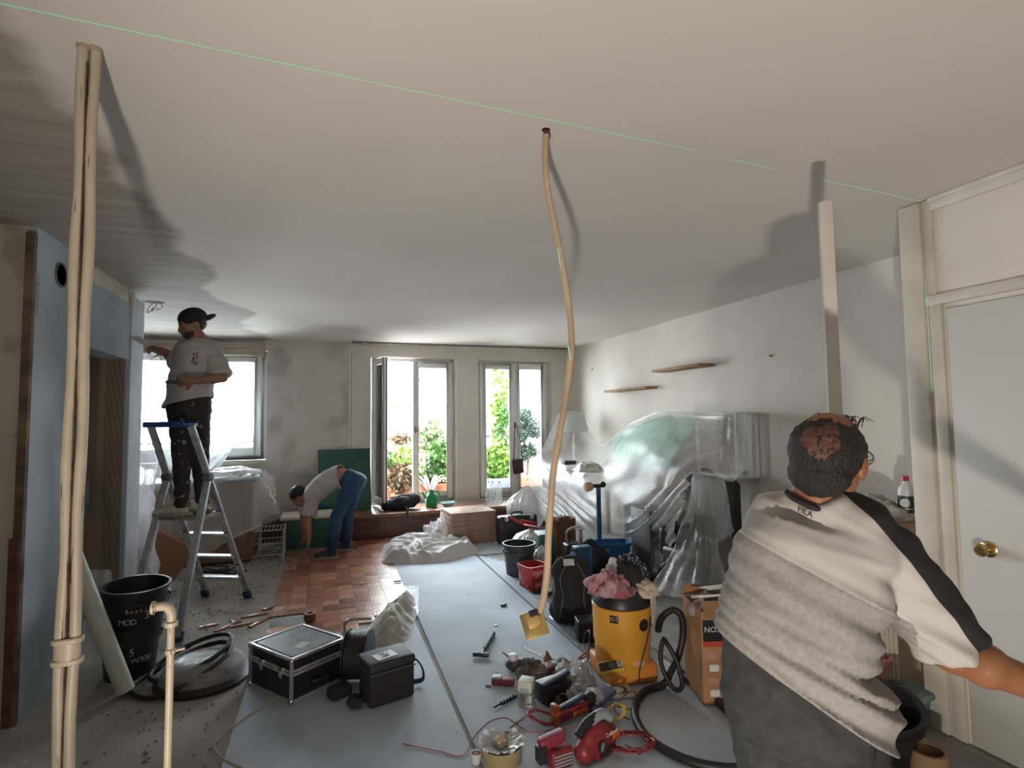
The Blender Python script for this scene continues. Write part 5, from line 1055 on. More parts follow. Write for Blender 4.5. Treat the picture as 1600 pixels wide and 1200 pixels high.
# ================================================================ by the windows
q = [at(498, 800, 1, 7.72), at(580, 802, 1, 7.72)]; zt = at(540, 702, 1, 7.85).z
g = G(); x0, x1 = q[0].x-.02, q[1].x; zb = .33
g.add([(x0+.02, 7.70, zb), (x1, 7.70, zb), (x1, 7.90, zt), (x0, 7.90, zt), (x0+.02, 7.72, zb), (x1, 7.72, zb), (x1, 7.92, zt), (x0, 7.92, zt)], [(0, 1, 2, 3), (7, 6, 5, 4), (0, 4, 5, 1), (1, 5, 6, 2), (2, 6, 7, 3), (3, 7, 4, 0)])
tag(g.build('green_board', mat('green_board', (.03, .115, .085), .5, var=.12, vs=4), bevel=.002), 'dark green board leaning on the wall behind the bending man', 'board')
t = thing('low_cupboard', 'low dark green cupboard with pale top behind the bending man', 'cupboard', (-.17, 7.3, 0))
G().box((0, 0, .18), (.62, .4, .36)).build('body', MATS['green_board'], t, bevel=.004); G().box((0, 0, .38), (.66, .44, .035)).build('worktop', M_cream, t, bevel=.004)
LZ = .332
def ld(x, y): return at(x, y, 2, LZ)
# black sports bag
p = ld(628, 800); p.y = min(p.y, 7.6); t = thing('sports_bag', 'black holdall lying in the open doorway on the ledge', 'bag', (p.x+.03, 7.55, LZ))
g = G(); g.ball((0, 0, .09), (.22, .13, .10)); g.ball((.12, .02, .12), (.13, .11, .09)); g.ball((-.16, 0, .06), (.12, .12, .07)); finish('body', blob(g, .014, 2, lambda c, n: .018*noise.noise(c*14)), M_blkf, t)
g = G(); g.tube(crom([(-.15, -.10, .1), (-.05, -.14, .20), (.08, -.13, .19), (.14, -.10, .08)], 6), .010, 8); g.build('handle', M_blkf, t); G().box((-.15, -.05, .14), (.16, .02, .012), rz=.4).build('pink_strap', mat('pinkish', (.45, .25, .24), .7), t); g = G(); g.tube(crom([(.02, -.13, .06), (.04, -.26, .03), (.03, -.275, -.02), (.04, -.28, -.08)], 5), .009, 6); g.build('dangling_strap', M_blkf, t)
# green jug
p = ld(674, 792); t = thing('green_jug', 'translucent green watering jug on the ledge', 'jug', (p.x, 7.60, LZ)); mg = mat('green_translucent', (.02, .28, .10), .25, var=.3, vs=20)
G().lathe([(.075, 0), (.085, .02), (.082, .12), (.05, .18), (.035, .20), (.04, .23), (.034, .23), (.03, .19)], 24).build('body', mg, t); g = G(); g.tube(crom([(.04, 0, .21), (.10, 0, .20), (.11, 0, .12), (.08, 0, .06)], 5), .010, 8); g.build('handle', mg, t); g = G(); g.tube([(-.06, 0, .10), (-.11, 0, .18), (-.13, 0, .21)], [.018, .012, .010], 10); g.build('spout', mg, t)
# bowl
p = ld(700, 792); t = thing('plastic_bowl', 'small clear bowl with pale blue rim on the ledge', 'bowl', (p.x, 7.52, LZ))
G().lathe([(.05, 0), (.085, .05), (.09, .055)], 28).build('bowl', mat('clear_plastic', (.55, .66, .66), .2, alpha=.6), t, thick=.003); G().tube([(.09*math.cos(a), .09*math.sin(a), .057) for a in [2*math.pi*k/28 for k in range(28)]], .006, 8, closed=True).build('rim', mat('pale_blue_rim', (.25, .60, .66), .4), t)
# water bottles
mb = film_mat('clear_bottle', .30, (.8, .88, .9), .1, 12)
for k, (x, dy) in enumerate(((760, 0), (769, .05), (778, -.01))):
    p = ld(x, 784); t = thing('water_bottle', ['clear water bottle on the ledge, leftmost of three', 'middle clear water bottle of three on the ledge', 'clear water bottle on the ledge, rightmost of three'][k], 'bottle', (p.x, 7.62+dy, LZ), group='water bottles on the ledge')
    G().lathe([(.0, 0), (.042, 0), (.045, .01), (.043, .08), (.045, .09), (.043, .16), (.045, .20), (.018, .27), (.014, .29)], 18).build('bottle', mb, t); G().lathe([(.016, .285), (.016, .305), (0, .305)], 14).build('cap', mat('grey_blue_cap', (.18, .22, .27), .4), t)
# shoulder bag on the window handle
p = at(804, 668, 1, YW-.10); t = thing('shoulder_bag', 'small dark shoulder bag hanging from the handle of the right glass door', 'bag', (p.x+.05, YW-.10, p.z-.70))
g = G(); g.box((0, 0, .10), (.17, .05, .22), Matrix.Rotation(R(-6), 3, 'Y')); g.build('body', mat('dark_plum', (.035, .018, .022), .6), t, bevel=.02, seg=3); G().box((-.005, -.03, .15), (.165, .012, .13), Matrix.Rotation(R(-6), 3, 'Y')).build('flap', mat('dark_plum2', (.045, .022, .028), .6), t, bevel=.004)
g = G(); g.tube(crom([(-.07, 0, .20), (-.06, 0, .45), (-.045, 0, .72), (-.02, 0, .73), (.05, 0, .45), (.08, 0, .19)], 5), .006, 6); g.build('strap', MATS['dark_plum'], t)
# stacked packs of parquet
Lc, Fc, Rc = (690, 832), (708, 845), (770, 838)
st_l = None; c0 = fl(732, 845); ang = R(4)
for k in range(7):
    o = (G().box((0, 0, .0265), (.58, .50, .053)).build('parquet_pack', mat('wrapped_wood', (.36, .25, .18), .6, col2=(.22, .135, .09), vs=9, stretch=(1, 1, 9)), bevel=.003) if st_l is None else st_l.copy())
    if st_l is None: st_l = o
    else: COL.objects.link(o)
    o.location = (1.72+random.uniform(-.008, .008), 6.86+random.uniform(-.006, .006), .013+k*.0545); o.rotation_euler = (0, 0, ang+random.uniform(-.02, .02)); MW[o] = Matrix.Translation(o.location)
    tag(o, ['lowest pack of wooden flooring in the stack by the ledge', 'second pack from the bottom of the flooring stack', 'third pack from the bottom of the flooring stack', 'middle pack of the flooring stack', 'third pack from the top of the flooring stack', 'second pack from the top of the flooring stack', 'topmost pack of the flooring stack by the ledge'][k], 'flooring pack', 'stacked flooring packs')
# crumpled film beside the packs and white dust sheet
p = fl(690, 842); tag(G().surf(crumple((p.x-.02, p.y-.15, .0), .19, .28, 3, 30, spike=1.5)).build('crumpled_film', M_film), 'crumpled clear film leaning on the left of the flooring stack', 'plastic sheet')
ms = mat('white_dust_sheet', (.58, .56, .55), .8, bump=.1, bs=40)
def sheet_pile(pts, h, seed, sc_=3., step=.03):
    # folded cloth heap over an outline: ridged height field that falls to the floor at its rim
    xs = [p[0] for p in pts]; ys = [p[1] for p in pts]; x0, x1, y0, y1 = min(xs), max(xs), min(ys), max(ys); nx, ny = int((x1-x0)/step)+1, int((y1-y0)/step)+1
    def dist(x, y):
        ins = False; m_ = 9; n = len(pts)
        for i in range(n):
            ax, ay = pts[i]; bx_, by_ = pts[(i+1) % n]
            if (ay > y) != (by_ > y) and x < (bx_-ax)*(y-ay)/(by_-ay)+ax: ins = not ins
            dx, dy = bx_-ax, by_-ay; t_ = max(0, min(1, ((x-ax)*dx+(y-ay)*dy)/(dx*dx+dy*dy))); m_ = min(m_, math.hypot(x-ax-dx*t_, y-ay-dy*t_))
        return m_ if ins else -m_
    g = G(); idx = {}
    for j in range(ny+1):
        for i in range(nx+1):
            x, y = x0+i*step, y0+j*step; d = dist(x, y)
            if d < -step*.8: continue
            p = V((x, y*1.5, seed)); q = p*sc_+V((noise.noise(p*2)*1.2, noise.noise(p*2+V((5, 0, 0)))*1.2, 0)); v_ = 1-2*abs(noise.noise(q)); v2 = 1-2*abs(noise.noise(q*2.2+V((1, 4, 0))))
            z = min(1, max(0, d)/.11)*h*(.22+.55*v_+.34*v2); idx[(i, j)] = len(g.v); g.v.append((x, y, max(.002, z)+.013))
    for (i, j), a in idx.items():
        if (i+1, j) in idx and (i, j+1) in idx and (i+1, j+1) in idx: g.f.append((a, idx[(i+1, j)], idx[(i+1, j+1)], idx[(i, j+1)])); g.mi.append(0)
    return g
F2 = lambda *L: [tuple(fl(*p)[:2]) for p in L]
tag(sheet_pile(F2((597, 882), (640, 884), (700, 880), (750, 866), (738, 852), (700, 850), (690, 845), (640, 846), (602, 852), (597, 866)), .14, 1, 3.4, .020).build('dust_sheet', ms, sub=1), 'heap of white dust sheet on the floor at the end of the parquet', 'dust sheet')
tag(sheet_pile(F2((575, 1012), (612, 1018), (640, 1000), (652, 960), (648, 936), (628, 932), (612, 950), (590, 965), (575, 985)), .13, 9, 6.0, .014).build('crumpled_paper', mat('crumpled_paper', (.50, .49, .46), .8), sub=1), 'crumpled pale protective paper between the parquet and the cable reel', 'paper')
rows = [[fl(505+95*u, 990-15*u+28*v-8*u*v, .018+.012*abs(noise.noise(V((u*5, v*3, 2))))) for u in [i/16 for i in range(17)]] for v in [j/6 for j in range(7)]]
tag(G().surf(rows).build('film_strip', M_film_thin), 'flat strip of clear film along the near edge of the parquet', 'plastic sheet')
rows = [[fl(632+22*u, 915+45*v, .018+.012*abs(noise.noise(V((u*5, v*5, 7))))) for u in [i/6 for i in range(7)]] for v in [j/12 for j in range(13)]]
tag(G().surf(rows).build('film_strip', M_film_thin), 'small film scrap at the right rim of the parquet', 'plastic sheet')
# ================================================================ centre floor
# flight case
f_, x, y, xl, yl, rz = base3((398, 1058), (455, 1100), (533, 1062), T)
xl, yl = .345, .40; hh_ = .235; t = thing('flight_case', 'black and grey aluminium-edged flight case standing on the board', 'case', f_, rz)
mt = mat('scuffed_grey_top', (.10, .12, .135), .45, var=.5, vs=9); G().box((xl/2, yl/2, hh_/2+.003), (xl-.012, yl-.012, hh_-.012)).build('body', mat('case_black', (.014, .014, .016), .5), t)
G().box((xl/2, yl/2, hh_-.002), (xl-.04, yl-.04, .008)).build('lid_panel', mt, t)
for z in (.008, hh_*.62, hh_*.70, hh_-.004):
    g = G()
    for a, b in (((0, 0), (xl, 0)), ((xl, 0), (xl, yl)), ((xl, yl), (0, yl)), ((0, yl), (0, 0))): g.bar((*a, z), (*b, z), .016 if z not in (hh_*.62, hh_*.70) else .008, .016)
    g.build('aluminium_edge', M_alu, t, bevel=.002)
for a in ((0, 0), (xl, 0), (xl, yl), (0, yl)):
    G().bar((*a, 0), (*a, hh_), .018, .018).build('corner_post', M_alu, t, bevel=.003)
    for z in (.012, hh_-.010): G().ball((*a, z), .016, n=12, m=8).build('corner_ball', M_chrome, t)
for px2 in (.30, .78): 
    lt = G().box((-.006, yl*(1-px2), hh_*.62), (.012, .035, .06)).build('latch', M_chrome, t, bevel=.003); G().box((-.013, yl*(1-px2), hh_*.60), (.006, .022, .03)).build('latch_clip', M_alu, lt, bevel=.002)
g = G(); g.tube(crom([(xl*.35, -.012, hh_*.35), (xl*.38, -.035, hh_*.34), (xl*.62, -.035, hh_*.34), (xl*.65, -.012, hh_*.35)], 4), .008, 8); g.build('handle', M_blk, t)
mesh_text('lid_mark', 'HITACHI', .048, mat('worn_white', (.36, .38, .40), .7), t, Matrix.Translation((xl*.52, yl*.60, hh_+.0025)) @ Matrix.Rotation(R(72), 4, 'Z') @ Matrix.Rotation(R(180), 4, 'Z')); G().box((xl*.42, yl*.30, hh_+.0025), (.085, .06, .001), rz=.3).build('sticker', mat('pale_sticker', (.42, .43, .38), .7), t)
# cable reel
c_ = fl(560, 1062, T); ax = V((_r.x, _r.y, 0)).normalized(); t = thing('cable_reel', 'black cable reel with chrome frame behind the tool bag', 'cable reel', (c_.x, c_.y, T), math.atan2(ax.y, ax.x))
cr = .135
for k in range(11):
    G().tube([(-.052+k*.0105, cr*.93*math.cos(a), cr+.01+cr*.93*math.sin(a)) for a in [2*math.pi*i/36 for i in range(36)]], .0062, 8, closed=True).build('cable_turn', M_rub, t)
for s_ in (-1, 1): G().cyl((s_*.060, 0, cr+.01), (s_*.066, 0, cr+.01), cr+.008, n=40).build('flange', M_blk, t, bevel=.002)
G().cyl((-.06, 0, cr+.01), (.06, 0, cr+.01), .10, n=30).build('drum', M_blk, t)
g = G(); g.tube(crom([(-.085, .06, .008), (-.085, .0, .008), (-.085, -.02, .1), (-.085, 0, .25), (-.085, 0, .315), (-.06, 0, .345), (0, 0, .352), (.075, 0, .352)], 5), .009, 10); g.build('handle_frame', M_chrome, t)
# tool bag
c_ = fl(592, 1102, T); t = thing('tool_bag', 'black boxy fabric tool bag with white label on its lid', 'bag', (c_.x+.05, c_.y+.09, T), R(16))
G().box((0, 0, .095), (.255, .19, .19)).build('body', M_blkf, t, bevel=.018, seg=3); G().box((0, 0, .205), (.262, .20, .05)).build('lid', mat('black_nylon', (.022, .022, .026), .6), t, bevel=.014, seg=3)
G().box((-.02, -.02, .2315), (.12, .085, .003), rz=.1).build('label', mat('lilac_label', (.50, .50, .60), .5), t)
for k in range(3): mesh_text('label_text', ['INFO 12', 'x-line', 'LASER'][k], .018, M_dark, t, Matrix.Translation((-.02, .005-.022*k, .234)) @ Matrix.Rotation(.1, 4, 'Z'))
G().box((0, -.006, .176), (.262, .20, .006)).build('zip', mat('zip_grey', (.07, .07, .075), .5), t)
g = G(); pts = crom([(.13, 0, .16), (.18, 0, .15), (.215, -.01, .09), (.22, .0, .03), (.18, .02, .02), (.14, .0, .04)], 5); g.tube(pts, .016, 8, flat=.3); g.build('strap', M_blkf, t)
g = G(); g.tube(crom([(-.13, .02, .02), (-.18, .0, .05), (-.21, -.03, .04), (-.16, -.05, .03)], 5), .024, 8, flat=.6); g.build('strap', M_blkf, t)
c_ = fl(530, 1088, T); tag(G().box((c_.x, c_.y, T+.03), (.12, .09, .06), rz=.5).build('black_pouch', M_blkf, bevel=.02, seg=3), 'small black pouch between flight case and tool bag', 'pouch')
c_ = fl(484, 972); t = thing('tape_roll', 'small red-brown roll at the corner of the bare parquet gap', 'tape roll', (c_.x, c_.y, .02))
G().lathe([(.022, 0), (.045, 0), (.045, .05), (.022, .05)], 24).build('roll', mat('red_brown', (.16, .06, .035), .6), t); G().lathe([(.022, 0), (.022, .05)], 20).build('core', M_card, t)
# hammer
a, b = fl(752, 1023, T+.02), fl(771, 990, T+.015); t = thing('hammer', 'hammer with grey handle lying on the middle board', 'hammer', a)
d_ = (b-a).normalized(); sd_ = V((d_.y, -d_.x, 0)); G().bar(a-sd_*.055+V((0, 0, .002)), a+sd_*.05, .026, .026).build('head', mat('dark_steel', (.035, .04, .06), .4, .6), t, world=True, bevel=.005)
G().tube([a, a+d_*.10], .008, 10).build('shaft', MATS['dark_steel'], t, world=True); G().tube([a+d_*.09, a+d_*.14, (a+b)/2+d_*.06, b], [.013, .015, .013, .016], 12).build('grip', mat('grey_rubber_grip', (.10, .10, .11), .6), t, world=True)
# bits on the boards
def small(name, lab, cat, x, y, dims, m, rz=0, z=T, world=None, bev=.003, group=None):
    p = fl(x, y, z); o = G().box((0, 0, dims[2]/2), dims).build(name, m, bevel=bev); o.location = (p.x, p.y, z); o.rotation_euler = (0, 0, rz); MW[o] = Matrix.Translation(p); return tag(o, lab, cat, group)
small('green_scrap', 'small green plastic scrap in the middle of the white board', 'scrap', 787, 947, (.05, .025, .018), mat('green_scrap', (.01, .16, .10), .4), .4)
small('metal_clip', 'small bent metal clip near the top of the hammer handle', 'clip', 775, 978, (.03, .012, .01), M_chrome, .7)
small('wall_anchor', 'small grey anchor on the board left of the red box', 'anchor', 763, 1073, (.035, .012, .01), mat('grey_anchor', (.14, .15, .16), .5), -.5)
small('white_offcut', 'white sliver near the right rim of the parquet', 'scrap', 566, 912, (.05, .02, .01), mat('offcut_white', (.6, .6, .6), .7), .2, z=.016)
small('dark_scrap', 'dark scrap on the right rim of the parquet', 'scrap', 621, 909, (.07, .02, .012), M_blk, .1, z=.016)
# thin steel profiles lying by the backpack
for k, (a, b) in enumerate((((858, 963), (905, 1010)), ((868, 952), (898, 985)))):
    pa_, pb_ = fl(*a, .03), fl(*b, .03); tag(G().bar(pa_, pb_, .012, .012).build('steel_profile', M_alu), ['longer thin steel profile beside the backpack', 'shorter thin steel profile beside the backpack'][k], 'profile')
# ================================================================ clutter in front of the covered furniture
def bag(name, lab, c, r, h, seed, m, cat='bag', amp=.25, squash=1., knot=True, n=30):
    rows = []
    for i in range(n):
        v_ = i/(n-1); z = h*v_; rad = r*(math.sin(math.pi*min(1, (v_*.80+.14)))**.75)*(1 if v_ < .75 else 1-.75*((v_-.75)/.25)); row = []
        for k in range(2*n+1):
            a = 2*math.pi*(k % (2*n))/(2*n); q = V((math.cos(a), math.sin(a), v_*1.6)); f_ = 1+amp*(.5*noise.noise(q*1.6+V((seed, 0, 0)))+.45*(1-2*abs(noise.noise(V((math.cos(a)*4, math.sin(a)*4, v_*2+seed)))))*(.3+v_)-.2)
            row.append(V(c)+V((math.cos(a)*rad*f_, math.sin(a)*rad*squash*f_, z*(1+.06*noise.noise(q*3)))))
        rows.append(row)
    return tag(G().surf(rows).build(name, m), lab, cat)
M_wbag = mat('white_plastic_bag', (.55, .54, .53), .3, bump=.2, bs=18); M_gbag = film_mat('grey_clear_bag', .85, (.62, .60, .60), .25, 6)
bag('rubbish_bag', 'large translucent white rubbish bag by the right glass door', (2.55, 6.95, .01), .27, .62, 3, M_gbag, amp=.35, squash=.8)
p = fl(818, 866); bag('plastic_bag', 'white plastic bag on the floor in front of the black tool case', (p.x+.12, p.y+.05, .01), .21, .26, 6, M_wbag)
p = fl(838, 905); bag('plastic_bag', 'small white bag between black bucket and brown paper sack', (p.x+.16, p.y+.25, .01), .10, .24, 9, M_wbag)
# black tool case standing on edge
p = fl(797, 848); t = thing('tool_case', 'black moulded tool case standing beside the flooring stack', 'case', (2.26, 6.52, .012), R(6))
G().box((0, 0, .165), (.52, .15, .33)).build('shell', M_blk, t, bevel=.03, seg=3)
for k in range(4): G().box((-.19+k*.125, -.076, .165), (.05, .012, .26)).build('rib', M_blk, t, bevel=.004)
g = G(); g.tube(crom([(-.07, 0, .32), (-.06, 0, .36), (.06, 0, .36), (.07, 0, .32)], 5), .012, 8); g.build('handle', M_blk, t)
for s_ in (-.17, .17): G().box((s_, -.078, .30), (.05, .016, .05)).build('latch', mat('steel_latch', (.35, .35, .36), .3, .8), t, bevel=.003)
# dust pan and its red handle
p = at(822, 822, 1, 5.95); t = thing('dustpan', 'red dustpan lying over the white bag', 'dustpan', (p.x, 5.95, p.z))
mr = mat('red_plastic', (.36, .02, .025), .4); g = G(); g.box((.05, 0, 0), (.18, .16, .012), Matrix.Rotation(R(14), 3, 'Y')); g.box((.05, .08, .02), (.18, .012, .05), Matrix.Rotation(R(14), 3, 'Y')); g.build('pan', mr, t, bevel=.004)
G().tube([(-.03, 0, .03), (-.12, 0, .07), (-.22, 0, .13)], [.014, .016, .014], 10).build('handle', mr, t)
# green box, bucket, red tub
p = fl(846, 886); t = thing('green_case', 'dark green ribbed box behind the hanging conduit', 'box', (p.x+.10, p.y+.15, 0), R(-8)); mgc = mat('dark_green_case', (.02, .075, .055), .5)
G().box((0, 0, .16), (.19, .26, .32)).build('body', mgc, t, bevel=.02, seg=3)
for k in range(4): G().box((0, -.132, .06+k*.07), (.15, .008, .03)).build('rib', mgc, t, bevel=.003)
p = fl(817, 905); bucket('paint_bucket', 'dark grey round bucket with dusty rim near the brown sack', (p.x+.02, p.y+.16, .0), .125, .155, .31, mat('dark_grey_bucket', (.045, .05, .06), .45, var=.4, vs=20), fill=mat('grey_fill', (.16, .16, .155), .9, var=.4, vs=16))
p = fl(833, 922, .0); rt = tub('red_tub', 'square red filler tub with white print beside the conduit', (p.x+.03, p.y+.08, .0), .22, .22, .21, mat('print_red_tub', (.46, .035, .03), .4, col2=(.42, .38, .37), vs=9, lo=.36, hi=.40), R(14), taper=.9)
M_w = mat('print_white', (.62, .60, .58), .6)
for z, tx, sz in ((.155, 'ENDUIT', .045), (.10, 'TOUT', .055), (.045, 'PRÊT', .045)): mesh_text('lettering', tx, sz, M_w if z != .10 else mat('print_navy', (.05, .05, .12), .6), rt, Matrix.Translation((0, -.102-.010*z/.2-.004, z)) @ Matrix.Rotation(R(86), 4, 'X'))
for k in range(2): small('black_cover', ['black lid on the floor below the red tub', 'second black lid on the floor beside the red tub'][k], 'lid', 842+k*14, 926-k*2, (.15, .10, .015), M_blk, .2+k*.5, z=.002+.016*k)
# brown paper sack
p = fl(872, 882); t = thing('paper_sack', 'tall brown paper sack standing open behind the conduit', 'sack', (p.x+.08, p.y+.1, 0), R(12)); mk = mat('brown_kraft', (.17, .085, .045), .85, var=.25, vs=9, bump=.35, bs=16); rows = []
for j in range(12):
    row = []
    for k in range(41):
        a = 2*math.pi*(k % 40)/40; ca_, sa_ = math.cos(a), math.sin(a); e = .45; v_ = j/11; w_ = 1+.04*noise.noise(V((ca_*2, sa_*2, v_*4))); row.append(V((.15*math.copysign(abs(ca_)**e, ca_)*w_, .11*math.copysign(abs(sa_)**e, sa_)*w_, .46*v_+(.03*noise.noise(V((ca_*5, sa_*5, 1))) if j == 11 else 0))))
    rows.append(row)
G().surf(rows).build('sack', mk, t, thick=.004)
for k in range(5): G().box((-.06+.03*k, .01*(k % 2), .45), (.012, .10, .05), rz=.2*k).build('slat', mat('brown_slats', (.20, .10, .06), .7), t)
# black backpack
p = fl(900, 985); t = thing('backpack', 'black backpack standing on the floor left of the vacuum cleaner', 'backpack', (p.x+.02, p.y+.12, .01), R(-18))
g = G(); g.box((0, 0, .22), (.26, .12, .36)); g.ball((0, 0, .38), (.155, .085, .12)); g.ball((0, -.05, .17), (.15, .08, .17)); g.ball((0, .02, .1), (.17, .1, .12)); finish('body', blob(g, .012, 8, lambda c, n: .006*noise.noise(c*12)), M_blkf, t)
g = G(); g.tube(crom([(-.05, .0, .49), (-.04, 0, .53), (.04, 0, .53), (.05, 0, .49)], 5), .008, 8); g.build('top_handle', M_blkf, t)
for s_ in (-1, 1):
    g = G(); g.tube(crom([(s_*.035, -.085, .46), (s_*.09, -.115, .36), (s_*.075, -.145, .22), (s_*.11, -.125, .06)], 6), .0025, 6); g.build('piping', mat('grey_piping', (.16, .16, .17), .6), t)
G().box((-.02, -.075, .465), (.08, .006, .05), Matrix.Rotation(R(-38), 3, 'X')).build('label', mat('pale_label', (.50, .50, .48), .6), t, bevel=.001)
p = fl(925, 1012); t = thing('black_camera_bag', 'small glossy black pouch bag at the foot of the backpack', 'bag', (p.x+.03, p.y+.09, T), R(-12))
G().box((0, 0, .075), (.19, .13, .15)).build('body', M_blkf, t, bevel=.03, seg=3); G().box((0, -.01, .14), (.195, .14, .03)).build('flap', M_blk, t, bevel=.012, seg=3); g = G(); g.tube(crom([(.02, -.05, .01), (-.02, -.12, .01), (.06, -.16, .01), (.10, -.07, .02)], 5), .006, 6); g.build('strap', M_blkf, t)
# black sacks and blue pump behind the backpack
p = fl(935, 925); bag('black_sack', 'black sack slumped between backpack and blue bin', (p.x+.10, p.y+.35, 0), .19, .38, 14, M_blkf, amp=.3)
p = fl(905, 900); t = thing('power_tool', 'dark grey power tool standing behind the backpack', 'tool', (p.x+.05, p.y+.2, 0)); G().box((0, 0, .14), (.22, .16, .28)).build('body', M_blk, t, bevel=.03, seg=3); G().tube(crom([(-.08, 0, .27), (-.08, 0, .40), (.06, 0, .42), (.08, 0, .27)], 5), .012, 8).build('handle', M_chrome, t)
p = at(910, 905, 1, 4.5); t = thing('blue_stand', 'small blue steel stand behind the backpack', 'stand', (p.x, 4.5, 0)); mbl = mat('blue_steel', (.015, .09, .20), .4)
G().box((0, 0, .2), (.16, .10, .40)).build('body', mbl, t, bevel=.01)
G().tube([(-.02, 0, .40), (-.02, 0, .55)], .008, 8).build('rod', M_chrome, t); G().tube([(-.06, 0, .55), (.02, 0, .55)], .008, 8).build('crossbar', M_chrome, t)
# blue pole tool with a pump head
a = fl(938, 905); zt = at(938, 762, 1, a.y).z; t = thing('blue_pole', 'blue upright pole with black clamp head and round tan cap', 'pole', (a.x, a.y, 0))
G().cyl((0, 0, 0), (0, 0, zt), .019, n=18).build('tube', mbl, t); G().cyl((0, 0, zt*.45), (0, 0, zt), .023, n=18).build('sleeve', mbl, t)
G().cyl((-.07, 0, zt+.02), (.05, 0, zt+.02), .018, n=14).build('clamp_head', M_blk, t, bevel=.004); G().ball((.05, 0, zt+.03), .03, n=12, m=8).build('lever', M_blk, t); G().cyl((-.14, 0, zt+.01), (-.07, 0, zt+.02), .045, .040, n=20).build('tan_cap', mat('tan_cap', (.40, .29, .16), .6), t, bevel=.008)
# blue bin
p = fl(968, 888, .10); bb = tub('blue_bin', 'blue rectangular plastic bin in front of the film-covered furniture', (p.x-.02, p.y+.10, .10), .33, .23, .235, mat('blue_bin_plastic', (.01, .075, .27), .4, col2=(.02, .13, .30), vs=7), R(-16), taper=.82)
G().box((-.08, -.120, .17), (.04, .004, .035), Matrix.Rotation(R(-6), 3, 'X')).build('yellow_sticker', mat('yellow_green', (.35, .40, .12), .5), bb); G().box((-.05, -.106, .035), (.05, .004, .04)).build('white_sticker', M_w, bb)
small('crate_lid', 'dark crate under the blue bin', 'crate', 968, 912, (.30, .22, .095), M_blk, -.28, z=.002, bev=.01).location.y += .05
# ================================================================ yellow vacuum cleaner
p = fl(984, 1078); t = thing('vacuum_cleaner', 'yellow workshop vacuum cleaner with black top and rags on it', 'vacuum cleaner', (p.x+.05, p.y+.16, .012), R(-12))
my = mat('vacuum_yellow', (.62, .30, .035), .4, var=.15, vs=5, bump=.05)
G().lathe([(.150, .03), (.160, .05), (.163, .20), (.170, .215), (.172, .34), (.176, .42), (.168, .425), (0, .425)], 44).build('tank', my, t)
G().box((0, 0, .055), (.31, .31, .11), rz=R(10)).build('base', mat('vacuum_orange', (.60, .22, .04), .45), t, bevel=.025, seg=3)
G().lathe([(.164, .42), (.172, .43), (.168, .475), (.14, .515), (.08, .53), (0, .532)], 40).build('motor_head', M_blk, t)
for k in range(22):
    a = R(-160+k*6.4); G().box((.170*math.cos(a), .170*math.sin(a), .415), (.006, .006, .022), rz=a).build('vent_slot', M_blk, t)
def plaque(par, name, a, z, r, m, w_=.03, h_=.03, rd=False):
    n_ = V((math.cos(a), math.sin(a), 0)); fr_ = frame(n_*r+V((0, 0, z)), V((-n_.y, n_.x, 0)), n_)
    if rd: return G().lathe([(0, -.003), (w_, -.003), (w_, .003), (0, .003)], 24, M=fr_).build(name, m, par)
    return G().box((0, 0, 0), (w_, h_, .006), fr_).build(name, m, par, bevel=.002)
plaque(t, 'switch_plate', R(-122), .375, .174, M_blk, .05, .042); plaque(t, 'inlet_disc', R(-62), .335, .173, M_blk, .034, rd=True); plaque(t, 'side_clip', R(-38), .335, .175, M_blk, .03, .05)
n_ = V((math.cos(R(-75)), math.sin(R(-75)), 0)); mesh_text('lettering', 'stop', .045, M_w, t, frame(n_*.165+V((0, 0, .13)), V((-n_.y, n_.x, 0)), n_)); mesh_text('lettering', 'X-1', .03, mat('y_ink', (.5, .4, .1), .5), t, frame(V((math.cos(R(-122)), math.sin(R(-122)), 0))*.1775+V((0, 0, .375)), V((-math.sin(R(-122)), math.cos(R(-122)), 0)), V((math.cos(R(-122)), math.sin(R(-122)), 0))))
for s_ in (R(-140), R(-40), R(40), R(140)): G().ball((.15*math.cos(s_), .15*math.sin(s_), .018), .02, n=10, m=6).build('castor', M_blk, t)
g = G(); g.tube(crom([V((.175*math.cos(a_), .175*math.sin(a_), z)) for a_, z in ((R(-30), .38), (R(-45), .30), (R(-58), .22), (R(-70), .14), (R(-76), .08), (R(-76), .02))], 5), .004, 6); g.build('cord', mat('brown_cord', (.07, .03, .02), .5), t)
vz = MW[t].translation; 
def rag(name, lab, dx, dy, dz, r, h, seed, m, sp=1.1):
    return tag(G().surf(crumple((vz.x+dx, vz.y+dy, vz.z+dz), r, h, seed, 20, spike=sp)).build(name, m), lab, 'rag')
rag('pink_towel', 'dusty pink towel heaped on the front of the vacuum cleaner', -.09, -.05, .505, .13, .10, 21, mat('dusty_pink_towel', (.30, .085, .11), .9, col2=(.46, .30, .32), vs=16, bump=.5, bs=60))
rag('white_rag', 'off-white rag on top of the vacuum cleaner behind the pink towel', -.03, .05, .53, .075, .11, 22, mat('offwhite_rag', (.50, .45, .41), .9))
rag('black_gloves', 'black rag lying between the towels on the vacuum cleaner', .03, -.01, .52, .085, .12, 23, M_blkf)
rag('patterned_cloth', 'dark blue cloth with pale spots on the right of the vacuum top', .11, .05, .50, .095, .16, 24, mat('spotted_cloth', (.42, .42, .45), .9, col2=(.018, .022, .05), vs=55, lo=.56, hi=.60, det=1.))
rag('cream_rag', 'cream rag hanging over the right rim of the vacuum cleaner', .10, -.08, .48, .08, .08, 25, mat('cream_rag', (.50, .43, .34), .9))
g = G(); rows = []
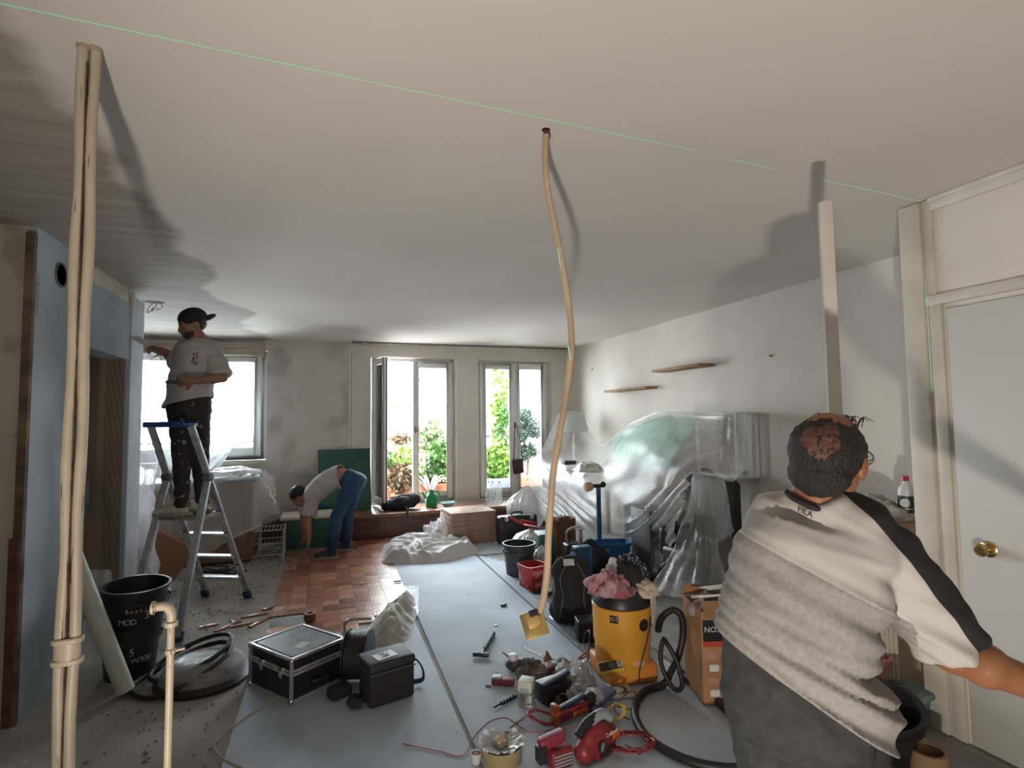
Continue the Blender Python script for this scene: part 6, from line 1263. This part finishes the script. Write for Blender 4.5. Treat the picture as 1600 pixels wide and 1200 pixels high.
for j in range(12):
    v_ = j/11; row = []
    for k in range(7): a_ = R(-50+k*6+v_*6); r_ = .178+.012*math.sin(k*1.7+v_*2)+.01; row.append(V((vz.x+r_*math.cos(a_+R(-12)), vz.y+r_*math.sin(a_+R(-12)), vz.z+.52-.19*v_)))
    rows.append(row)
tag(g.surf(rows).build('cream_strap', MATS['cream_rag'], thick=.006), 'cream cloth strip hanging down the right side of the vacuum cleaner', 'rag')
# ribbed hose: tall loop beside the tank, then a wide loop on the floor
dv = (vz-CO).dot(_f)
hp = [dp(1028, 985, dv-.02), dp(1034, 965, dv-.08), dp(1050, 953, dv-.12), dp(1064, 962, dv-.12), dp(1067, 990, dv-.12), dp(1060, 1025, dv-.14), dp(1048, 1050, dv-.16), dp(1038, 1068, dv-.18), fl(1028, 1075, .04)*.5+dp(1028, 1075, dv-.2)*.5]
hp2 = [fl(*q_, .034) for q_ in ((1012, 1078), (998, 1092), (992, 1115), (1003, 1142), (1028, 1165), (1065, 1184), (1105, 1196), (1150, 1200), (1185, 1190), (1188, 1165), (1160, 1130), (1120, 1095), (1085, 1070), (1062, 1050))]
hp3 = [dp(1052, 1030, dv-.24), dp(1046, 1000, dv-.20), dp(1040, 972, dv-.16), dp(1046, 960, dv-.18)]
pts = crom(hp[:-1]+hp2, 12); tag(G().tube(pts, [.0195+(.0016 if i % 2 else -.0016) for i in range(len(pts))], 12).build('vacuum_hose', M_rub), 'black ribbed vacuum hose looping over the floor right of the vacuum', 'hose')
hq = [dp(1036, 1000, dv-.14), dp(1032, 1030, dv-.17), dp(1042, 1060, dv-.2), dp(1056, 1078, dv-.24), dp(1066, 1070, dv-.26), dp(1058, 1035, dv-.24), dp(1042, 1005, dv-.20)]
pts = crom(hq, 10, closed=True); tag(G().tube(pts, .013, 10, closed=True).build('cable_loop', M_rub), 'thinner black cable loop hanging in front of the vacuum hose', 'cable')
# grey screed bag under the loop and its cardboard sack neighbour
p = fl(1108, 1112); t = thing('cardboard_sack', 'tall brown cardboard box with black and red label beside the man', 'box', (p.x+.15, p.y+.13, .0), R(-16))
g = G(); w_, d_, h_ = .24, .26, .50
g.box((0, -d_/2, h_/2), (w_, .006, h_)); g.box((0, d_/2, h_/2), (w_, .006, h_)); g.box((-w_/2, 0, h_/2), (.006, d_, h_)); g.box((w_/2, 0, h_/2), (.006, d_, h_)); g.box((0, 0, .01), (w_, d_, .01)); g.build('carton', mat('tan_cardboard', (.36, .20, .10), .85, var=.2, vs=6), t)
for c_, dd_, rx in (((0, -d_/2-.03, h_+.02), (w_, .10, .004), 35), ((0, d_/2+.02, h_+.03), (w_, .10, .004), -50)): G().box(c_, dd_, Matrix.Rotation(R(rx), 3, 'X')).build('flap', MATS['tan_cardboard'], t)
G().box((-w_/2+.09, -d_/2-.004, h_-.10), (.17, .003, .11)).build('label', M_blk, t); G().box((-w_/2+.09, -d_/2-.004, h_-.17), (.17, .003, .028)).build('red_band', mat('label_red', (.42, .05, .03), .5), t)
mesh_text('lettering', 'NOSETT', .042, M_w, t, Matrix.Translation((-w_/2+.09, -d_/2-.006, h_-.095)) @ Matrix.Rotation(R(90), 4, 'X'))
for k in range(4): G().box((-.07+.01*(k % 2), -d_/2-.004, .27-.065*k), (.05, .003, .035)).build('sticker', M_w if k % 2 else mat('faded_print', (.42, .22, .18), .6), t)
G().surf(crumple((-.02, 0, h_-.06), .10, .10, 31, 16)).build('contents', mat('mauve_waste', (.32, .26, .27), .8), t)
p = dp(1120, 930, (MW[t].translation-CO).dot(_f)-.02)
tag(G().box(p, (.26, .10, .012), Matrix.Rotation(R(-8), 3, 'Z') @ Matrix.Rotation(R(-18), 3, 'X')).build('white_plank', mat('white_offcuts', (.55, .57, .55), .6), bevel=.002), 'white board offcut lying across the open cardboard box, lower one', 'board')
tag(G().box(p+V((.07, .06, .02)), (.20, .09, .012), Matrix.Rotation(R(-4), 3, 'Z') @ Matrix.Rotation(R(-10), 3, 'X')).build('white_plank', MATS['white_offcuts'], bevel=.002), 'white board offcut lying across the open cardboard box, upper one', 'board')
p = dp(1140, 975, (MW[t].translation-CO).dot(_f)-.16); tag(G().bar(p+V((0, 0, .10)), p-V((0, 0, .09)), .05, .012).build('white_strip', MATS['white_offcuts'], bevel=.002), 'upright white strip standing at the right edge of the labelled box', 'board')
# ================================================================ heap of tools in front
ZT = T
def TF(x, y, z=None): return fl(x, y, ZT if z is None else z)
M_redt = mat('tool_red', (.20, .022, .026), .4, var=.2, vs=14); M_navy = mat('navy_plastic', (.015, .02, .06), .4)
# grinder-like grey tool with a white cap
p = TF(803, 1047); t = thing('angle_grinder', 'grey tool with white round cap at the upper left of the tool heap', 'tool', (p.x, p.y, ZT), R(-30))
G().ball((0, 0, .035), (.055, .045, .035)).build('head', mat('tool_grey', (.10, .10, .10), .5, var=.3), t); G().cyl((-.005, 0, .06), (-.005, 0, .095), .030, n=20).build('white_cap', mat('cap_white', (.55, .55, .56), .4), t, bevel=.004); G().tube([(.03, 0, .04), (.10, .0, .045), (.17, .01, .04)], [.026, .022, .020], 12).build('body', mat('navy_grip', (.03, .035, .07), .5), t); G().tube(crom([(-.03, 0, .07), (-.06, .01, .09), (-.08, .04, .085)], 4), .004, 6).build('lever', M_blk, t)
p = TF(830, 1058); tag(G().surf(crumple((p.x, p.y, ZT), .085, .085, 51, 24, spike=1.5)).build('camouflage_rag', mat('camo_rag', (.25, .21, .18), .9, col2=(.09, .075, .07), vs=20)), 'crumpled grey-brown patterned rag in the tool heap', 'rag')
small('red_brown_box', 'crushed red-brown packet behind the patterned rag', 'packet', 857, 1052, (.09, .07, .05), mat('red_brown_packet', (.17, .05, .035), .5, var=.4, vs=18), .3)
p = TF(855, 1040); tag(G().prism([(-.03, 0), (.03, 0), (.0, .06)], 0, .02, frame((p.x, p.y, ZT+.03), (1, .2, 0), (0, -1, .2))).build('brown_card', M_card, bevel=.001), 'small torn brown card standing in the tool heap', 'card')
a, b, c_ = TF(846, 1024, ZT+.015), TF(876, 1034, ZT+.018), TF(899, 1040, ZT+.018); t = thing('screwdriver', 'screwdriver with blue-grey handle pointing left above the tool heap', 'screwdriver', a); G().tube([a, b], .004, 8).build('blade', M_chrome, t, world=True); G().tube([b, b.lerp(c_, .2), b.lerp(c_, .8), c_], [.010, .016, .017, .012], 12).build('handle', mat('blue_grey_grip', (.05, .06, .12), .5), t, world=True)
a, b = TF(820, 1022, ZT+.01), TF(852, 1034, ZT+.01)
# red spirit level piece
p = TF(786, 1070); t = thing('red_level', 'short red and white box lying left of the tool heap', 'box', (p.x, p.y, ZT), R(-30)); G().box((0, 0, .02), (.13, .045, .035)).build('body', mat('raspberry_red', (.28, .05, .07), .5), t, bevel=.006); G().box((-.035, 0, .042), (.05, .04, .012)).build('white_end', MATS['cap_white'], t, bevel=.003)
# green and white carton
p = TF(826, 1104); t = thing('small_carton', 'small upright white carton with green side in the tool heap', 'box', (p.x, p.y+.03, ZT), R(-38)); G().box((0, 0, .065), (.075, .075, .13)).build('carton', mat('carton_white', (.50, .52, .45), .5), t, bevel=.002); G().box((-.0385, 0, .055), (.002, .066, .10)).build('green_panel', mat('carton_green', (.05, .22, .08), .5), t); G().box((0, -.0385, .06), (.05, .002, .07)).build('grey_print', mat('carton_print', (.32, .32, .34), .5), t)
# auger bit
a, b = TF(772, 1105, ZT+.01), TF(806, 1087, ZT+.01); t = thing('drill_bit', 'dark auger drill bit lying left of the green carton', 'drill bit', a); pts = [a.lerp(b, k/40)+V((.006*math.cos(k*1.1), 0, .006*math.sin(k*1.1)))*(1 if k > 12 else 0) for k in range(41)]; G().tube(pts, [.007 if k > 12 else .005 for k in range(41)], 7).build('bit', MATS['dark_steel'], t, world=True)
# dark blue tool with a cup
p = TF(865, 1092); t = thing('navy_case', 'open dark blue tool box with a metal cup in the middle of the heap', 'box', (p.x, p.y, ZT), R(14)); G().box((0, 0, .05), (.17, .12, .10)).build('box', M_blk, t, bevel=.008); G().box((0, -.02, .115), (.18, .05, .02), Matrix.Rotation(R(-12), 3, 'Y')).build('lid', M_navy, t, bevel=.006); G().lathe([(.028, 0), (.032, .05), (.029, .05), (.025, .004), (0, .004)], 20, (-.03, -.085, .03), Matrix.Rotation(R(60), 3, 'X')).build('cup', mat('dull_cup', (.16, .15, .11), .4, .7), t)
# white crumpled wrapper, clear blister
p = TF(903, 1085); tag(G().surf(crumple((p.x, p.y+.03, ZT), .105, .13, 61, 26, spike=1.6)).build('crumpled_wrapper', mat('silver_white', (.50, .50, .54), .35, var=.2, vs=18)), 'crumpled silvery white wrapper in the tool heap', 'wrapper')
p = TF(880, 1052); tag(G().surf(crumple((p.x, p.y, ZT), .07, .07, 64, 16)).build('clear_pouch', mat('grey_green_pouch', (.22, .27, .27), .3, var=.2)), 'grey-green pouch behind the silvery wrapper', 'pouch')
# multimeter leaning
p = dp(955, 1043, (TF(950, 1068)-CO).dot(_f)-.03); n_ = (-_f*.70+_u*.70).normalized(); x_ = (_r*.96+_u*.26).normalized(); x_ = (x_-n_*x_.dot(n_)).normalized(); t = thing('multimeter', 'yellow multimeter leaning on the foot of the vacuum cleaner', 'multimeter', p); Fm = MW[t].inverted() @ frame(p, x_, n_)
G().box((0, 0, 0), (.155, .075, .04), Fm).build('case', mat('meter_yellow', (.55, .33, .03), .5), t, bevel=.014, seg=3); G().box((-.004, .005, .021), (.13, .045, .004), Fm).build('face', M_blk, t, bevel=.002); G().box((.048, .005, .0245), (.028, .036, .002), Fm).build('screen', mat('lcd_grey', (.30, .32, .32), .3), t); mesh_text('lettering', '0.00', .016, M_dark, t, Fm @ Matrix.Translation((.048, .006, .0265)) @ Matrix.Rotation(R(90), 4, 'Z')); G().lathe([(.017, .023), (.015, .030), (0, .030)], 18, M=Fm @ Matrix.Translation((.0, .004, 0))).build('dial', mat('dial_grey', (.12, .12, .12), .5), t)
# white sheet with a round slotted print
p = TF(968, 1086); t = thing('slotted_plate', 'white square vent plate with a ring of slots under the multimeter', 'plate', (p.x, p.y+.02, ZT+.005), R(-12)); G().box((0, 0, .008), (.155, .15, .012)).build('plate', MATS['carton_white'], t, bevel=.003)
for k in range(24): a_ = 2*math.pi*k/24; G().box((.045*math.cos(a_), .045*math.sin(a_), .015), (.020, .004, .003), rz=a_).build('slot', M_dark, t)
# red multi tool with navy bar
p = TF(898, 1128); t = thing('staple_gun', 'long red tool with navy blue top bar across the heap', 'tool', (p.x, p.y+.02, ZT), R(16))
G().box((0, 0, .05), (.24, .06, .055)).build('body', M_redt, t, bevel=.014, seg=3); G().box((-.02, 0, .088), (.20, .035, .016), Matrix.Rotation(R(-7), 3, 'Y')).build('navy_bar', M_navy, t, bevel=.004); G().box((-.115, 0, .06), (.03, .055, .10)).build('nose', mat('tool_orange', (.42, .10, .03), .4), t, bevel=.008); G().ball((.12, 0, .055), (.05, .045, .05)).build('motor', M_blk, t); G().box((.02, -.034, .05), (.10, .004, .02)).build('orange_stripe', MATS['tool_orange'], t)
p = TF(935, 1112); t = thing('blue_blister', 'blue-white blister package lying behind the red tool', 'package', (p.x+.02, p.y+.04, ZT), R(24)); G().box((0, 0, .05), (.20, .10, .03), Matrix.Rotation(R(-8), 3, 'Y')).build('card', mat('blister_blue', (.12, .16, .28), .35), t, bevel=.008); G().surf(crumple((-.04, 0, .06), .06, .04, 71, 12)).build('blister', MATS['silver_white'], t)
# yellow wire coil
def coil(name, lab, px, py, r, n_t, wr_, m, tilt=.4, seed=0, sx=1., z=.02):
    p = TF(px, py); rnd = random.Random(seed); pts = []
    for k in range(n_t*14):
        a = 2*math.pi*k/14; rr_ = r*(1+.18*math.sin(k*.37+seed)+rnd.uniform(-.04, .04)); pts.append((p.x+rr_*math.cos(a)*sx, p.y+rr_*math.sin(a)*(1-.3*tilt), ZT+z+r*tilt*(.5+.5*math.sin(a+seed))+rnd.uniform(0, .012)))
    return tag(G().tube(crom(pts, 3), wr_, 6).build(name, m), lab, 'wire')
coil('yellow_wire', 'coil of yellow wire right of the red tool', 962, 1128, .048, 6, .0026, mat('yellow_wire', (.55, .42, .06), .4), .9, 1)
M_rw = mat('red_wire', (.24, .03, .035), .4)
coil('red_wire', 'coil of red wire at the bottom right of the tool heap', 985, 1172, .095, 7, .0036, M_rw, .25, 3)
coil('red_wire', 'loose loops of red wire left of the navy-topped red tool', 848, 1138, .065, 6, .0028, M_rw, .8, 5)
pts = [TF(x, y, ZT+z) for x, y, z in ((630, 1162, .005), (680, 1172, .005), (722, 1180, .005), (742, 1150, .02), (765, 1128, .05), (790, 1122, .06), (812, 1135, .03), (830, 1144, .01), (870, 1140, .03), (900, 1135, .12))]
tag(G().tube(crom(pts, 8), .0026, 6).build('red_wire', M_rw), 'single red wire trailing left over the boards from the tool heap', 'wire')
a, b = TF(798, 1136, ZT+.012), TF(840, 1104, ZT+.03); tag(G().bar(a, b, .012, .008).build('wooden_ruler', mat('ruler_wood', (.30, .24, .18), .6), bevel=.001), 'thin wooden stick slanting beside the green carton', 'stick')
for k, (q0, q1) in enumerate((((820, 1012), (850, 1028)), ((976, 1162), (1000, 1178)))): 
    a, b = TF(*q0, ZT+.02), TF(*q1, ZT+.03); tag(G().tube([a, a.lerp(b, .4), b], [.003, .005, .006], 8).build('steel_rod', M_blk if k else M_chrome), ['thin steel bit beside the screwdriver tip', 'short black rod inside the red wire coil'][k], 'rod')
# the big red power tool at the bottom
p = TF(936, 1186); t = thing('power_saw', 'big red power tool with grey top and black handle at the bottom of the heap', 'power tool', (p.x, p.y+.03, ZT), R(24))
g = G(); g.ball((0, 0, .075), (.105, .062, .075)); g.box((.03, 0, .06), (.14, .09, .11)); g.ball((-.08, 0, .05), (.05, .05, .05)); finish('body', blob(g, .008, 5), M_redt, t)
g = G(); g.tube(crom([(.10, 0, .13), (.05, 0, .165), (-.03, 0, .165)], 5), .024, 12); g.build('grey_top', mat('tool_pale_grey', (.28, .32, .35), .4), t); g = G(); g.tube(crom([(.0, 0, .17), (-.06, 0, .165), (-.12, 0, .13)], 5), .021, 12); g.build('handle', M_rub, t)
G().cyl((-.03, -.055, .075), (-.03, -.066, .075), .024, n=20).build('knob', M_blk, t, bevel=.003); G().box((-.03, -.068, .075), (.010, .004, .04), Matrix.Rotation(R(20), 3, 'Y')).build('knob_bar', M_chrome, t)
mesh_text('lettering', 'Collmer', .026, M_w, t, Matrix.Translation((.045, -.0595, .105)) @ Matrix.Rotation(R(82), 4, 'X')); G().box((.085, -.052, .08), (.05, .006, .03)).build('orange_patch', MATS['tool_orange'], t, bevel=.002)
for k in range(5): G().box((.0+.0, -.058, .028+.008*k), (.08, .004, .003)).build('cooling_slot', M_dark, t)
p = TF(875, 1192); t = thing('battery_tool', 'dark red tool with grey ribs at the bottom left of the big red tool', 'power tool', (p.x-.01, p.y, ZT), R(8)); G().box((0, 0, .04), (.11, .09, .08)).build('body', M_redt, t, bevel=.014, seg=3)
for k in range(4): G().box((0, -.047, .018+.014*k), (.09, .006, .006)).build('rib', MATS['tool_pale_grey'], t)
G().box((-.03, .0, .11), (.13, .05, .05), Matrix.Rotation(R(-8), 3, 'Y')).build('top', mat('magenta_red', (.22, .03, .05), .4), t, bevel=.012, seg=3); G().box((-.09, -.01, .07), (.04, .05, .07)).build('battery', M_blk, t, bevel=.006)
p = TF(845, 1180); 
# round tin wrapped in crumpled film, small cup
p = TF(787, 1192); t = thing('film_lined_tub', 'round yellowish tub lined with crumpled clear film at the bottom edge', 'tub', (p.x, p.y+.03, ZT)); G().lathe([(.085, 0), (.098, .07), (.094, .07), (.082, .006), (0, .006)], 36).build('tub', mat('ochre_tub', (.32, .25, .12), .5), t)
rows = []
for j in range(12):
    v_ = j/11; row = []
    for k in range(61): a = 2*math.pi*(k % 60)/60; rr_ = .006+.098*v_; row.append(V((rr_*math.cos(a), rr_*math.sin(a), .052+.022*v_*v_+.020*(1-2*abs(noise.noise(V((math.cos(a)*3.2, math.sin(a)*3.2, v_*1.5)))))*v_+(.0 if j else .0))))
    rows.append(row)
G().surf(rows).build('film_lining', film_mat('bright_lining', .9, (.78, .82, .84), .15, 20), t); G().surf(crumple((0, .01, .062), .032, .03, 81, 12)).build('paper_scrap', mat('tan_scrap', (.42, .34, .24), .7), t)
p = TF(744, 1192); t = thing('small_cup', 'small white cup at the bottom edge left of the film-lined tub', 'cup', (p.x, p.y, ZT)); G().lathe([(.018, 0), (.025, .045), (.022, .045), (.016, .004), (0, .004)], 24).build('cup', MATS['cap_white'], t); G().ball((0, 0, .03), (.018, .018, .012)).build('contents', mat('pinkish_fill', (.45, .30, .28), .7), t)
# pliers by the vacuum
a, b = TF(905, 1030, ZT+.02), TF(932, 1012, ZT+.05); t = thing('pliers', 'orange-handled pliers between screwdriver and vacuum cleaner', 'pliers', a); 
for s_ in (-1, 1): G().tube(crom([a+_r*.008*s_, a.lerp(b, .4)+_r*.018*s_, b+_r*.006*s_], 4), .006, 8).build('handle', mat('orange_grip', (.42, .12, .04), .5), t, world=True)
G().tube([b, b+(b-a)*.35], [.010, .004], 8).build('jaws', MATS['dark_steel'], t, world=True)
tag(G().tube(crom([TF(x, y, ZT+z) for x, y, z in ((900, 1050, .02), (915, 1040, .05), (920, 1015, .12), (921, 985, .20), (912, 1000, .08), (925, 1050, .02), (940, 1090, .02))], 8), .004, 6).build('black_lead', M_rub), 'black test lead running from the pouch to the multimeter', 'cable')
tag(G().tube(crom([TF(x, y, ZT+z) for x, y, z in ((955, 1100, .02), (985, 1108, .03), (1000, 1095, .03), (985, 1080, .02), (960, 1108, .05), (985, 1125, .02))], 8), .0035, 6).build('grey_lead', mat('mauve_lead', (.14, .10, .12), .5)), 'mauve cable tangle under the vent plate', 'cable')
